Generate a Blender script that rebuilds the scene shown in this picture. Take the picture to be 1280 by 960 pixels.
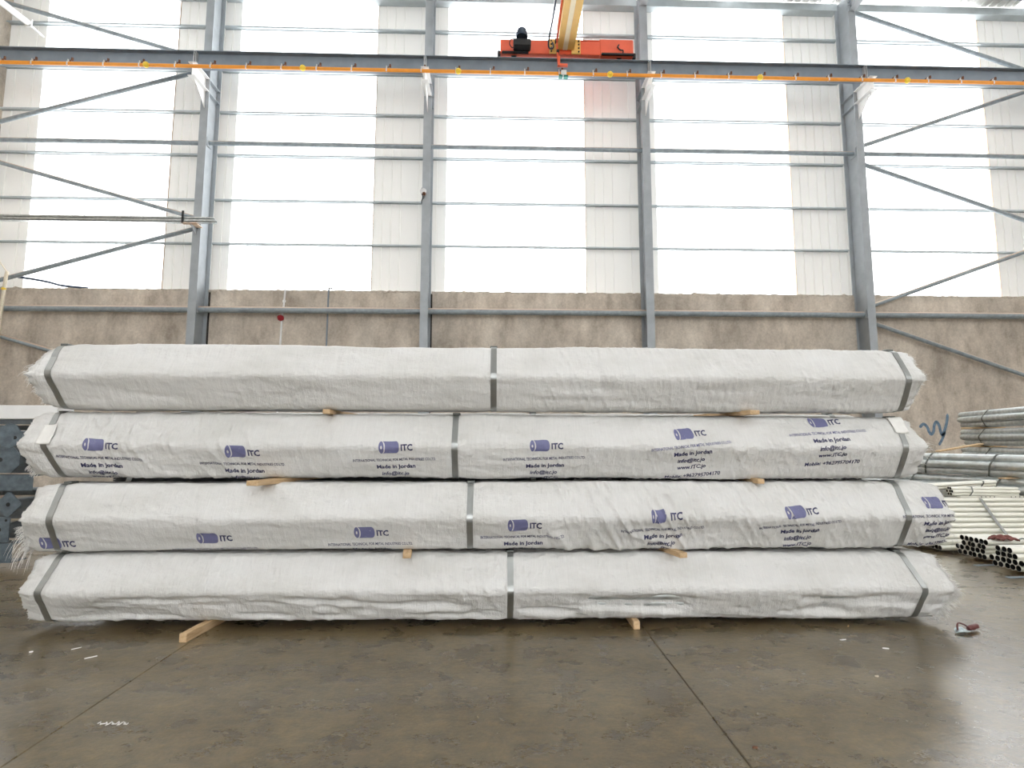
import bpy, math, random
import numpy as np
from mathutils import Vector, Matrix

for o in list(bpy.data.objects):
    bpy.data.objects.remove(o)
SC = bpy.context.scene
COL = SC.collection
random.seed(7)
RNG = np.random.default_rng(11)

# ------------------------------------------------------------------ camera
cam_d = bpy.data.cameras.new('camera')
cam_d.sensor_fit = 'HORIZONTAL'
cam_d.sensor_width = 36.0
cam_d.lens = 669.27 / 1280 * 36.0
cam_d.clip_end = 500
cam = bpy.data.objects.new('camera', cam_d)
COL.objects.link(cam)
psi, th, ro = .0286, .1015, .0013
F = Vector((math.sin(psi) * math.cos(th), math.cos(psi) * math.cos(th), math.sin(th)))
R0 = Vector((math.cos(psi), -math.sin(psi), 0))
U0 = R0.cross(F)
Rv = R0 * math.cos(ro) + U0 * math.sin(ro)
Uv = -R0 * math.sin(ro) + U0 * math.cos(ro)
cam.matrix_world = Matrix(((Rv.x, Uv.x, -F.x, 0), (Rv.y, Uv.y, -F.y, 0), (Rv.z, Uv.z, -F.z, 1.29), (0, 0, 0, 1)))
SC.camera = cam

# ------------------------------------------------------------------ sky, exposure
W = bpy.data.worlds.new('overcast_sky')
SC.world = W
W.use_nodes = True
bg = W.node_tree.nodes['Background']
bg.inputs[0].default_value = (.97, .985, 1.0, 1)
bg.inputs[1].default_value = 11.5
SC.view_settings.view_transform = 'Standard'
SC.view_settings.look = 'None'
SC.view_settings.gamma = 1
SC.view_settings.use_curve_mapping = False
SC.view_settings.exposure = -0.86
SC.cycles.use_denoising = True
SC.cycles.max_bounces = 10
SC.cycles.diffuse_bounces = 5
SC.cycles.glossy_bounces = 4
SC.cycles.transmission_bounces = 6
SC.cycles.transparent_max_bounces = 12

# ------------------------------------------------------------------ materials
def mat(name):
    m = bpy.data.materials.new(name)
    m.use_nodes = True
    nt = m.node_tree
    b = nt.nodes['Principled BSDF']
    return m, nt, b

def N(nt, t, **kw):
    n = nt.nodes.new(t)
    for k, v in kw.items():
        if k.startswith('i_'):
            key = k[2:]
            n.inputs[int(key) if key.isdigit() else key].default_value = v
        else:
            setattr(n, k, v)
    return n

def L(nt, a, b):
    nt.links.new(a, b)

def coords(nt, scale=(1, 1, 1), kind='Object'):
    tc = N(nt, 'ShaderNodeTexCoord')
    mp = N(nt, 'ShaderNodeMapping')
    mp.inputs['Scale'].default_value = scale
    L(nt, tc.outputs[kind], mp.inputs[0])
    return mp.outputs[0]

def noise(nt, vec, scale, detail=4, rough=.55):
    n = N(nt, 'ShaderNodeTexNoise')
    n.inputs['Scale'].default_value = scale
    n.inputs['Detail'].default_value = detail
    n.inputs['Roughness'].default_value = rough
    L(nt, vec, n.inputs['Vector'])
    return n.outputs['Fac']

def ramp(nt, fac, stops):
    r = N(nt, 'ShaderNodeValToRGB')
    els = r.color_ramp.elements
    while len(els) < len(stops):
        els.new(.5)
    for e, (p, c) in zip(els, stops):
        e.position = p
        e.color = (*c, 1) if len(c) == 3 else c
    L(nt, fac, r.inputs[0])
    return r.outputs[0]

def mixc(nt, fac, a, b, mode='MIX'):
    n = N(nt, 'ShaderNodeMix', data_type='RGBA', blend_type=mode)
    for s, v in ((n.inputs[0], fac), (n.inputs[6], a), (n.inputs[7], b)):
        if hasattr(v, 'is_output') or isinstance(v, bpy.types.NodeSocket):
            L(nt, v, s)
        elif isinstance(v, (int, float)):
            s.default_value = v
        else:
            s.default_value = (*v, 1)
    return n.outputs[2]

def bump(nt, b, h, dist, strength=1.0, prev=None):
    n = N(nt, 'ShaderNodeBump')
    n.inputs['Strength'].default_value = strength
    n.inputs['Distance'].default_value = dist
    L(nt, h, n.inputs['Height'])
    if prev is not None:
        L(nt, prev, n.inputs['Normal'])
    L(nt, n.outputs[0], b.inputs['Normal'])
    return n.outputs[0]

def g(v):  # grey
    return (v, v, v)

def paint(name, c, rough=.5, metal=0.0, var=.12, scale=6.0, dust=None, spec=.5, stretch=(1, 1, 1), bmp=0.0):
    m, nt, b = mat(name)
    v = coords(nt, stretch)
    f = noise(nt, v, scale, 5)
    lo = tuple(x * (1 - var) for x in c)
    hi = tuple(min(1, x * (1 + var)) for x in c)
    col = ramp(nt, f, [(.3, lo), (.7, hi)])
    if dust:
        geo = N(nt, 'ShaderNodeNewGeometry')
        sp = N(nt, 'ShaderNodeSeparateXYZ')
        L(nt, geo.outputs['Normal'], sp.inputs[0])
        mr = N(nt, 'ShaderNodeMapRange')
        mr.inputs[1].default_value = .30
        mr.inputs[2].default_value = .62
        L(nt, sp.outputs[2], mr.inputs[0])
        col = mixc(nt, mr.outputs[0], col, dust)
    L(nt, col, b.inputs['Base Color'])
    b.inputs['Roughness'].default_value = rough
    b.inputs['Metallic'].default_value = metal
    b.inputs['Specular IOR Level'].default_value = spec
    if bmp:
        bump(nt, b, f, bmp)
    return m

def sheet_mat(name, c, trans, through):
    """thin sheet: reflects, glows with the daylight behind it, lets some straight through"""
    m, nt, b = mat(name)
    b.inputs['Base Color'].default_value = (*c, 1)
    b.inputs['Roughness'].default_value = .45
    out = nt.nodes['Material Output']
    t = N(nt, 'ShaderNodeBsdfTranslucent')
    t.inputs[0].default_value = (*c, 1)
    m1 = N(nt, 'ShaderNodeMixShader')
    m1.inputs[0].default_value = trans
    L(nt, b.outputs[0], m1.inputs[1])
    L(nt, t.outputs[0], m1.inputs[2])
    last = m1
    if through:
        tr = N(nt, 'ShaderNodeBsdfTransparent')
        m2 = N(nt, 'ShaderNodeMixShader')
        m2.inputs[0].default_value = through
        L(nt, m1.outputs[0], m2.inputs[1])
        L(nt, tr.outputs[0], m2.inputs[2])
        last = m2
    L(nt, last.outputs[0], out.inputs[0])
    return m

M = {}
M['pane'] = sheet_mat('frosted_skylight_sheet', (.93, .94, .94), .55, .45)
M['pane1'] = sheet_mat('frosted_sheet_far', (.93, .94, .94), .5, .55)
M['clad'] = sheet_mat('white_ribbed_sheet', (.84, .83, .80), .035, 0)
M['roof'] = sheet_mat('white_roof_sheet', (.74, .73, .70), .0, 0)
M['steel'] = paint('grey_painted_steel', (.37, .40, .425), .45, var=.1, scale=3)
M['girt'] = paint('grey_girt_steel', (.47, .52, .54), .45, var=.1, scale=3)
M['pipe_dust'] = paint('grey_pipe_with_dust', (.29, .335, .365), .45, var=.18, scale=9, dust=(.55, .42, .32))
M['beam'] = paint('dark_grey_beam_paint', (.22, .26, .305), .42, var=.1, scale=3)
M['orange'] = paint('orange_plastic', (.85, .32, .03), .4, var=.06)
M['yellow'] = paint('yellow_plastic', (.95, .66, .05), .35, var=.04)
M['clip'] = paint('pale_clip_steel', (.62, .62, .62), .35, .5)
M['rust'] = paint('rusty_bolt', (.16, .07, .04), .8, var=.3, scale=40)
M['red'] = paint('red_crane_paint', (.86, .14, .065), .42, var=.06, scale=3)
M['crane_yellow'] = paint('ochre_crane_paint', (.80, .50, .14), .45, var=.08, scale=3)
M['cream'] = paint('cream_strip', (.85, .74, .52), .45, var=.05)
M['black'] = paint('black_plastic', (.012, .013, .015), .5)
M['cable'] = paint('dark_blue_cable', (.03, .05, .09), .5)
M['white'] = paint('white_paint', (.80, .80, .79), .4, var=.05)
M['green'] = paint('green_plastic', (.02, .22, .17), .5)
M['galv'] = paint('galvanized_steel', (.60, .63, .63), .38, .75, var=.2, scale=14, bmp=.001)
M['galv_dull'] = paint('dull_galvanized_steel', (.13, .15, .165), .42, .6, var=.2, scale=10)
M['galv_post'] = paint('blue_grey_galvanized_plate', (.115, .145, .168), .5, .3, var=.3, scale=16)
M['galv_pale'] = paint('pale_zinc_pipe', (.78, .77, .70), .36, .45, var=.12, scale=9, stretch=(.3, 3, 3))
M['pipe_in'] = paint('dark_pipe_inside', (.02, .02, .02), .8)
M['strap'] = paint('steel_strap', (.33, .34, .33), .30, .8, var=.08, scale=8)
M['rust_tan'] = paint('tan_edge_trim', (.62, .47, .35), .7, var=.2, scale=5)
M['tie'] = paint('dark_tie_band', (.16, .17, .16), .5, .6, var=.2)
M['tag'] = paint('white_card', (.80, .79, .76), .7, var=.05, scale=20)
M['rope'] = paint('cream_rope', (.76, .68, .54), .9, var=.15, scale=60)
M['rag'] = paint('reddish_brown_cloth', (.17, .06, .05), .9, var=.3, scale=40)
M['handle'] = paint('dark_red_handle', (.11, .03, .028), .4, var=.25, scale=50)
M['blade'] = paint('worn_blade_steel', (.42, .50, .52), .35, .6, var=.3, scale=60)
M['redbulb'] = paint('red_plastic', (.35, .02, .03), .4)
M['graffiti'] = paint('blue_spray_paint', (.16, .24, .33), .8, var=.3, scale=12)
M['gap_shade'] = paint('gap_shade_cover', (.04, .042, .045), .8, var=.2)  # near-black wrap colour, paints the shade seen between the stacked bundles
M['thread'] = paint('white_frayed_thread', (.82, .81, .79), .8, var=.05)
M['chip'] = paint('pale_scrap', (.62, .55, .45), .8, var=.2, scale=50)

def wood_mat():
    m, nt, b = mat('raw_pine')
    v = coords(nt, (14, 2, 14))
    f = noise(nt, v, 3, 6, .6)
    L(nt, ramp(nt, f, [(.25, (.42, .26, .13)), (.5, (.60, .42, .24)), (.8, (.70, .53, .34))]), b.inputs['Base Color'])
    b.inputs['Roughness'].default_value = .75
    bump(nt, b, f, .003)
    return m
M['wood'] = wood_mat()

def concrete_wall():
    m, nt, b = mat('brown_plaster_concrete')
    v = coords(nt)
    n1 = noise(nt, v, .55, 6, .6)
    n2 = noise(nt, coords(nt, (1.6, 1.6, .7)), 1.6, 7, .65)
    n3 = noise(nt, v, 22, 5, .6)
    c1 = ramp(nt, n2, [(.28, (.40, .342, .280)), (.5, (.60, .53, .45)), (.72, (.73, .66, .57))])
    c2 = ramp(nt, n1, [(.35, g(.72)), (.65, g(1.12))])
    c = mixc(nt, 1.0, c1, c2, 'MULTIPLY')
    c3 = ramp(nt, n3, [(.3, g(.86)), (.7, g(1.08))])
    c = mixc(nt, 1.0, c, c3, 'MULTIPLY')
    L(nt, c, b.inputs['Base Color'])
    b.inputs['Roughness'].default_value = .9
    b.inputs['Specular IOR Level'].default_value = .2
    bump(nt, b, n3, .004, .6)
    return m
M['wall'] = concrete_wall()
M['mortar'] = paint('pale_mortar', (.50, .44, .37), .95, var=.25, scale=12, bmp=.01)
M['mortar_dark'] = paint('dark_mortar', (.05, .045, .04), .95, var=.2)

def floor_mat():
    m, nt, b = mat('power_floated_concrete')
    v = coords(nt)
    vs = coords(nt, (.9, 1.15, 1))
    n1 = noise(nt, vs, .9, 7, .62)
    n2 = noise(nt, vs, 4.5, 7, .65)
    n3 = noise(nt, v, 60, 4, .6)
    c = ramp(nt, n1, [(.3, (.092, .066, .028)), (.5, (.130, .096, .045)), (.72, (.185, .142, .076))])
    c2 = ramp(nt, n2, [(.28, g(.55)), (.5, g(1.0)), (.75, g(1.40))])
    c = mixc(nt, 1.0, c, c2, 'MULTIPLY')
    n4 = noise(nt, coords(nt, (4, 5.5, 1)), 3.5, 6, .7)
    c = mixc(nt, 1.0, c, ramp(nt, n4, [(.3, (.68, .71, .76)), (.52, g(1.0)), (.75, (1.32, 1.27, 1.16))]), 'MULTIPLY')
    c3 = ramp(nt, n3, [(.3, g(.84)), (.7, g(1.14))])
    c = mixc(nt, 1.0, c, c3, 'MULTIPLY')
    # dark scuffs
    vo = noise(nt, coords(nt, (.5, 1.2, 1)), 2.6, 8, .7)
    sc = ramp(nt, vo, [(.62, g(1.0)), (.70, g(.72))])
    c = mixc(nt, 1.0, c, sc, 'MULTIPLY')
    L(nt, c, b.inputs['Base Color'])
    r = ramp(nt, n2, [(.25, g(.22)), (.75, g(.36))])
    L(nt, r, b.inputs['Roughness'])
    b.inputs['Specular IOR Level'].default_value = .9
    b.inputs['Coat Weight'].default_value = .5
    b.inputs['Coat Roughness'].default_value = .2
    p = bump(nt, b, n2, .007, .55)
    p = bump(nt, b, n4, .004, .6, p)
    bump(nt, b, n3, .0015, .6, p)
    return m
M['floor'] = floor_mat()

def fabric_mat():
    m, nt, b = mat('white_woven_polypropylene')
    uv = N(nt, 'ShaderNodeUVMap')
    def mp(sc, rot=0):
        p = N(nt, 'ShaderNodeMapping')
        p.inputs['Scale'].default_value = sc
        p.inputs['Rotation'].default_value = (0, 0, rot)
        L(nt, uv.outputs[0], p.inputs[0])
        return p.outputs[0]
    oi = N(nt, 'ShaderNodeObjectInfo')
    n1 = noise(nt, mp((1, 2.2, 1)), 1.8, 6, .6)
    n2 = noise(nt, mp((1, 1.6, 1)), 9, 6, .65)
    c = ramp(nt, n1, [(.3, (.60, .595, .57)), (.55, (.685, .68, .665)), (.75, (.72, .72, .71))])
    d = ramp(nt, n2, [(.24, g(.80)), (.36, g(1.0))])
    c = mixc(nt, 1.0, c, d, 'MULTIPLY')
    # small dirt marks
    n3 = noise(nt, mp((1, 2.5, 1)), 30, 3, .6)
    d3 = ramp(nt, n3, [(.76, g(1.0)), (.81, g(.6))])
    c = mixc(nt, .5, c, d3, 'MULTIPLY')
    # vertical tape weave
    wv = noise(nt, mp((230, 5, 1), .05), 1.0, 3, .6)
    c4 = ramp(nt, wv, [(.3, g(.94)), (.7, g(1.03))])
    c = mixc(nt, 1.0, c, c4, 'MULTIPLY')
    L(nt, c, b.inputs['Base Color'])
    b.inputs['Roughness'].default_value = .48
    b.inputs['Specular IOR Level'].default_value = .45
    p = bump(nt, b, wv, .0011, .55)
    wr = noise(nt, mp((10, 2.2, 1), .25), 2.2, 6, .6)
    p = bump(nt, b, wr, .012, .8, p)
    wr2 = noise(nt, mp((16, 22, 1), 0), 1.0, 6, .6)
    bump(nt, b, wr2, .012, .75, p)
    return m
M['fabric'] = fabric_mat()

def print_mat(name, c, worn):
    m, nt, b = mat(name)
    f = noise(nt, coords(nt), 45, 5, .7)
    L(nt, ramp(nt, f, [(.35, c), (.62, c), (.80, worn)]), b.inputs['Base Color'])
    b.inputs['Roughness'].default_value = .55
    return m
M['ink'] = print_mat('navy_print', (.036, .038, .105), (.2, .2, .28))
M['ink_logo'] = print_mat('faded_blue_print', (.15, .155, .295), (.42, .42, .50))

# ------------------------------------------------------------------ helpers
LOC = {}

def put(o, parent=None):
    COL.objects.link(o)
    if parent is not None:
        o.parent = parent
    return o

def origin(parent):
    v = Vector((0, 0, 0))
    while parent is not None:
        v += parent.location
        parent = parent.parent
    return v

def tag(o, label=None, cat=None, group=None, kind=None):
    if label: o['label'] = label
    if cat: o['category'] = cat
    if group: o['group'] = group
    if kind: o['kind'] = kind
    return o

def thing(name, loc, label, cat, group=None, kind=None):
    o = bpy.data.objects.new(name, None)
    o.location = loc
    o.empty_display_size = .1
    put(o)
    return tag(o, label, cat, group, kind)

class MB:
    """collects geometry in world coordinates, builds ONE mesh object"""
    def __init__(s):
        s.v = []; s.f = []; s.mi = []; s.sm = []
    def add(s, vs, fs, mi=0, smooth=False):
        k = len(s.v)
        s.v += [tuple(p) for p in vs]
        for f in fs:
            s.f.append(tuple(i + k for i in f)); s.mi.append(mi); s.sm.append(smooth)
        return s
    def box(s, a, b, mi=0, c=0.0):
        x0, y0, z0 = a; x1, y1, z1 = b
        c = min(c, (x1 - x0) * .45, (y1 - y0) * .45, (z1 - z0) * .45)
        if c <= 0:
            vs = [(x, y, z) for x in (x0, x1) for y in (y0, y1) for z in (z0, z1)]
            fs = [(0, 1, 3, 2), (4, 6, 7, 5), (0, 4, 5, 1), (2, 3, 7, 6), (0, 2, 6, 4), (1, 5, 7, 3)]
            return s.add(vs, fs, mi)
        vs = []; idx = {}
        X = (x0, x1); Y = (y0, y1); Z = (z0, z1)
        for i in (0, 1):
            for j in (0, 1):
                for k in (0, 1):
                    sx, sy, sz = (1 - 2 * i) * c, (1 - 2 * j) * c, (1 - 2 * k) * c
                    for ax, p in enumerate(((X[i], Y[j] + sy, Z[k] + sz), (X[i] + sx, Y[j], Z[k] + sz), (X[i] + sx, Y[j] + sy, Z[k]))):
                        idx[i, j, k, ax] = len(vs); vs.append(p)
        fs = []
        for i in (0, 1):
            fs.append([idx[i, 0, 0, 0], idx[i, 1, 0, 0], idx[i, 1, 1, 0], idx[i, 0, 1, 0]][::(1 if i else -1)])
            fs.append([idx[0, i, 0, 1], idx[1, i, 0, 1], idx[1, i, 1, 1], idx[0, i, 1, 1]][::(-1 if i else 1)])
            fs.append([idx[0, 0, i, 2], idx[1, 0, i, 2], idx[1, 1, i, 2], idx[0, 1, i, 2]][::(1 if i else -1)])
        for j in (0, 1):
            for k in (0, 1):
                fs.append([idx[0, j, k, 1], idx[0, j, k, 2], idx[1, j, k, 2], idx[1, j, k, 1]])
                fs.append([idx[j, 0, k, 0], idx[j, 0, k, 2], idx[j, 1, k, 2], idx[j, 1, k, 0]])
                fs.append([idx[j, k, 0, 0], idx[j, k, 0, 1], idx[j, k, 1, 1], idx[j, k, 1, 0]])
                for i in (0, 1):
                    pass
        for i in (0, 1):
            for j in (0, 1):
                for k in (0, 1):
                    fs.append([idx[i, j, k, 0], idx[i, j, k, 1], idx[i, j, k, 2]])
        return s.add(vs, fs, mi)
    def tube(s, pts, r, n=10, mi=0, cap=True, hollow=0.0, radii=None, smooth=True):
        pts = [Vector(p) for p in pts]
        rings = []
        up = None
        for i, p in enumerate(pts):
            d = (pts[min(i + 1, len(pts) - 1)] - pts[max(i - 1, 0)]).normalized()
            if up is None:
                up = Vector((0, 0, 1)) if abs(d.z) < .9 else Vector((0, 1, 0))
            a = d.cross(up).normalized(); b = a.cross(d).normalized(); up = b
            rr = radii[i] if radii else r
            rings.append([p + (a * math.cos(t) + b * math.sin(t)) * rr for t in (2 * math.pi * k / n for k in range(n))])
        vs = [v for ring in rings for v in ring]
        fs = []
        for i in range(len(pts) - 1):
            for k in range(n):
                q = (k + 1) % n
                fs.append((i * n + k, i * n + q, (i + 1) * n + q, (i + 1) * n + k))
        s.add(vs, fs, mi, smooth)
        if hollow:
            k0 = len(vs)
            for e in (0, len(pts) - 1):
                sg = 1 if e == 0 else -1
                d = (pts[1] - pts[0]).normalized() if e == 0 else (pts[-1] - pts[-2]).normalized()
                ring = rings[e]
                inn = [pts[e] + (v - pts[e]) * hollow for v in ring]
                deep = [v + d * sg * r * 4 for v in inn]
                vs2 = ring + inn + deep
                f1 = []; f2 = []
                for k in range(n):
                    q = (k + 1) % n
                    f1.append((k, n + k, n + q, q)[::sg])
                    f2.append((n + k, 2 * n + k, 2 * n + q, n + q)[::sg])
                f2.append(tuple(2 * n + k for k in range(n))[::sg])
                s.add(vs2, f1, mi)
                s.add(vs2, f2, mi + 1)
        elif cap:
            s.add(rings[0], [tuple(range(n))[::-1]], mi)
            s.add(rings[-1], [tuple(range(n))], mi)
        return s
    def extrude(s, prof, axis, a, b, mi=0, closed=True, cap=True, smooth=False):
        """prof: 2D points; axis 'x': (y,z), 'y': (x,z), 'z': (x,y)"""
        def P(p, t):
            return {'x': (t, p[0], p[1]), 'y': (p[0], t, p[1]), 'z': (p[0], p[1], t)}[axis]
        n = len(prof)
        vs = [P(p, a) for p in prof] + [P(p, b) for p in prof]
        fs = [(i, (i + 1) % n, n + (i + 1) % n, n + i) for i in range(n if closed else n - 1)]
        if closed and cap:
            fs += [tuple(range(n))[::-1], tuple(range(n, 2 * n))]
        return s.add(vs, fs, mi, smooth)
    def lathe(s, c, d, prof, n=14, mi=0):
        """prof: (distance along d, radius)"""
        c = Vector(c); d = Vector(d).normalized()
        return s.tube([c + d * t for t, r in prof], 0, n, mi, True, 0, [max(r, 1e-4) for t, r in prof])
    def mesh(s, name, mats, off=Vector((0, 0, 0))):
        me = bpy.data.meshes.new(name)
        me.from_pydata([(v[0] - off.x, v[1] - off.y, v[2] - off.z) for v in s.v], [], s.f)
        for m in (mats if isinstance(mats, (list, tuple)) else [mats]):
            me.materials.append(M[m])
        me.polygons.foreach_set('material_index', s.mi)
        me.polygons.foreach_set('use_smooth', s.sm)
        import bmesh
        bm = bmesh.new(); bm.from_mesh(me)
        bmesh.ops.recalc_face_normals(bm, faces=bm.faces)
        bm.to_mesh(me); bm.free()
        return me
    def build(s, name, mats, parent=None, loc=None):
        off = origin(parent) if parent is not None else Vector(loc if loc else (0, 0, 0))
        o = bpy.data.objects.new(name, s.mesh(name, mats, off))
        put(o, parent)
        if parent is None:
            o.location = off
        return o

def h_prof(cx, cy, w, d, tf, tw, haxis='y'):
    """H section outline: flanges of width w, total depth d (flanges separated along the second axis)"""
    x, y = w / 2, d / 2
    p = [(-x, -y), (x, -y), (x, -y + tf), (tw / 2, -y + tf), (tw / 2, y - tf), (x, y - tf), (x, y), (-x, y), (-x, y - tf), (-tw / 2, y - tf), (-tw / 2, -y + tf), (-x, -y + tf)]
    return [(cx + a, cy + b) for a, b in p]

# ================================================================== SETTING
COLX = [-7.92, -1.92, 4.08, 10.08, 16.08]
DF, DB, DM, DW = 13.85, 14.43, 14.14, 14.65
XL, XR = -13.97, 22.1

# ---- floor: slabs with saw-cut joints
fl = bpy.data.objects.new('floor', None); put(fl); tag(fl, kind='structure')
xs = [-14.2, -7.9, -1.945, 1.012, 3.975, 10.0, 16.0, 24.0]
ys = [-19, -12, -4.5, 4.73, 9.2, 15.0]
ys_cols = {}
for i in range(len(xs) - 1):
    yy = ys
    for j in range(len(ys) - 1):
        gp = .0018
        MB().box((xs[i] + gp, ys[j] + gp, -.18), (xs[i + 1] - gp, ys[j + 1] - gp, 0), 0, .004).build('floor_slab', 'floor', fl)
MB().box((-14.2, -19, -.3), (24, 15, -.19)).build('sub_base', 'mortar_dark', fl)

# ---- back wall: concrete panels below, ribbed white sheets and frosted sheets above
wb = bpy.data.objects.new('wall_back', None); put(wb); tag(wb, kind='structure')
edges = [XL] + COLX + [XR]
MB().box((XL, 14.435, 0), (XR, 14.62, 5.24)).build('wall_core', 'mortar_dark', wb)
def rough_panel(x0, x1, y0, y1, z1, name, m, seed):
    rng = np.random.default_rng(seed)
    n = int((x1 - x0) / .12)
    mb = MB()
    X = np.linspace(x0, x1, n)
    zt = z1 + rng.normal(0, .006, n) + .012 * np.sin(X * 1.3 + seed)
    prof = [(x0, 0)] + [(float(a), float(b)) for a, b in zip(X, zt)] + [(x1, 0)]
    vs = [(a, y0, b) for a, b in prof] + [(a, y1, b) for a, b in prof]
    k = len(prof); fs = []
    for i in range(1, n):
        fs.append((0 if i == 1 else k * 0, 0, 0))
    fs = []
    # front & back as vertical strips
    vb = []
    for yy in (y0, y1):
        for a, b in zip(X, zt):
            vb += [(float(a), yy, 0.0), (float(a), yy, float(b))]
    m2 = 2 * n
    for i in range(n - 1):
        fs.append((2 * i, 2 * i + 2, 2 * i + 3, 2 * i + 1))
        fs.append((m2 + 2 * i, m2 + 2 * i + 1, m2 + 2 * i + 3, m2 + 2 * i + 2))
        fs.append((2 * i + 1, 2 * i + 3, m2 + 2 * i + 3, m2 + 2 * i + 1))
    fs.append((0, 1, m2 + 1, m2)); fs.append((2 * n - 2, m2 + 2 * n - 2, m2 + 2 * n - 1, 2 * n - 1))
    mb.add(vb, fs)
    return mb.build(name, m, wb)
for i in range(6):
    a, b = edges[i], edges[i + 1]
    x0 = a + (.0 if i == 0 else (.20 if i in (1,) else .155)); x1 = b - (.0 if i == 5 else .115)
    p = rough_panel(x0, x1, 14.345, 14.43, 5.245, 'concrete_panel', 'wall', 20 + i)
    # ragged pale mortar bed on top of each panel
    rng = np.random.default_rng(50 + i)
    n = int((b - a) / .09)
    X = np.linspace(a + .13, b - .12, n)
    mb = MB(); vs = []; fs = []
    for x in X:
        h = .035 + abs(rng.normal(0, .014)); q = rng.normal(0, .01)
        vs += [(x, 14.35 + q, 5.225), (x, 14.36 + q, 5.245 + h), (x, 14.60, 5.25 + h), (x, 14.62, 5.22)]
    for k in range(n - 1):
        for e in range(4):
            fs.append((4 * k + e, 4 * k + (e + 1) % 4, 4 * k + 4 + (e + 1) % 4, 4 * k + 4 + e))
    mb.add(vs, fs); mb.build('mortar_bed', 'mortar', wb)

def rib_sheet(x0, x1, z0, z1, y, pitch, phase, depth, name, m, parent, rw=.022, slope=.006):
    """trapezoidal sheet: flat pans toward the hall with narrow grooves going outward"""
    pts = [(x0, y)]
    k = math.ceil((x0 - phase + .03) / pitch)
    while True:
        c = phase + k * pitch
        if c + rw > x1: break
        pts += [(c - rw / 2 - slope, y), (c - rw / 2, y + depth), (c + rw / 2, y + depth), (c + rw / 2 + slope, y)]
        k += 1
    pts.append((x1, y))
    vs = [(a, b, z0) for a, b in pts] + [(a, b, z1) for a, b in pts]
    n = len(pts)
    fs = [(i, i + 1, n + i + 1, n + i) for i in range(n - 1)]
    return MB().add(vs, fs).build(name, m, parent)

STRIPS = [(XL, -12.95), (-9.21, -7.45), (-3.50, -1.46), (2.52, 4.57), (8.53, 10.5), (14.5, 16.55), (20.5, XR)]
ZT = 14.36
for (a, b) in STRIPS:
    mid = (a + b) / 2
    for (p, q) in ((a, mid + .005), (mid - .005, b)):
        rib_sheet(p, q, 5.28, ZT, DW + (.003 if p == a else 0), .2555, a, .045, 'cladding_sheet', 'clad', wb)
    if a > XL:
        MB().box((a - .014, DW - .02, 5.28), (a, DW + .04, ZT - .3)).build('edge_trim', 'rust_tan', wb)
for i in range(6):
    x0 = STRIPS[i][1]; x1 = STRIPS[i + 1][0]
    w = bpy.data.objects.new('window_%d' % (i + 1), None); put(w); tag(w, kind='structure')
    n = 4
    for k in range(n):
        a = x0 + (x1 - x0 - .03) * k / n; b = x0 + (x1 - x0 - .03) * (k + 1) / n
        rib_sheet(a - .01, b, 5.28, ZT, DW + .006 + .003 * (k % 2), .2555, a, .035, 'pane', 'pane', w)
# girts (C sections) bolted behind the columns
GZ = [13.01, 11.67, 10.41, 9.14, 7.83, 6.58]
for z in GZ:
    for i in range(6):
        a, b = edges[i] + .03, edges[i + 1] - .03
        t = .006
        pr = [(14.46, z + .055), (14.46, z + .01), (14.466, z + .01), (14.466, z + .049), (14.60, z + .049), (14.60, z + .03), (14.606, z + .03), (14.606, z + .055)]
        MB().extrude(pr, 'x', a, b).build('girt', 'girt', wb)
for i in range(6):
    a, b = edges[i] + .03, edges[i + 1] - .03
    pr = [(14.40, 13.93), (14.64, 13.93), (14.64, 13.95), (14.42, 13.95), (14.42, 14.13), (14.64, 14.13), (14.64, 14.15), (14.40, 14.15)]
    MB().extrude(pr, 'x', a, b).build('eave_channel', 'girt', wb)
# blue spray mark on the concrete
def stroke(pts, w, y, parent, name, m):
    mb = MB(); vs = []; fs = []
    P = [Vector((p[0], 0, p[1])) for p in pts]
    for i, p in enumerate(P):
        d = (P[min(i + 1, len(P) - 1)] - P[max(i - 1, 0)]).normalized()
        n_ = Vector((-d.z, 0, d.x)) * w * (.5 if 0 < i < len(P) - 1 else .2)
        vs += [(p.x + n_.x, y, p.z + n_.z), (p.x - n_.x, y, p.z - n_.z)]
    for i in range(len(P) - 1):
        fs.append((2 * i, 2 * i + 1, 2 * i + 3, 2 * i + 2))
    return mb.add(vs, fs).build(name, m, parent)
gp = [(11.55, 1.60), (11.66, 1.70), (11.76, 1.62), (11.80, 1.50), (11.86, 1.42), (11.93, 1.50), (11.96, 1.66), (12.03, 1.76), (12.10, 1.66), (12.13, 1.48), (12.18, 1.40), (12.25, 1.55), (12.32, 1.75), (12.36, 1.98)]
def smooth_pts(p, k=4):
    out = []
    for i in range(len(p) - 1):
        p0 = p[max(i - 1, 0)]; p1 = p[i]; p2 = p[i + 1]; p3 = p[min(i + 2, len(p) - 1)]
        for j in range(k):
            t = j / k
            out.append(tuple(.5 * (2 * p1[c] + (p2[c] - p0[c]) * t + (2 * p0[c] - 5 * p1[c] + 4 * p2[c] - p3[c]) * t * t + (-p0[c] + 3 * p1[c] - 3 * p2[c] + p3[c]) * t ** 3) for c in range(len(p1))))
    out.append(tuple(p[-1]))
    return out
stroke(smooth_pts(gp), .08, 14.341, wb, 'spray_mark', 'graffiti')
stroke(smooth_pts([(12.26, 1.5), (12.16, 1.3), (12.05, 1.12)]), .07, 14.341, wb, 'spray_mark', 'graffiti')

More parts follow.
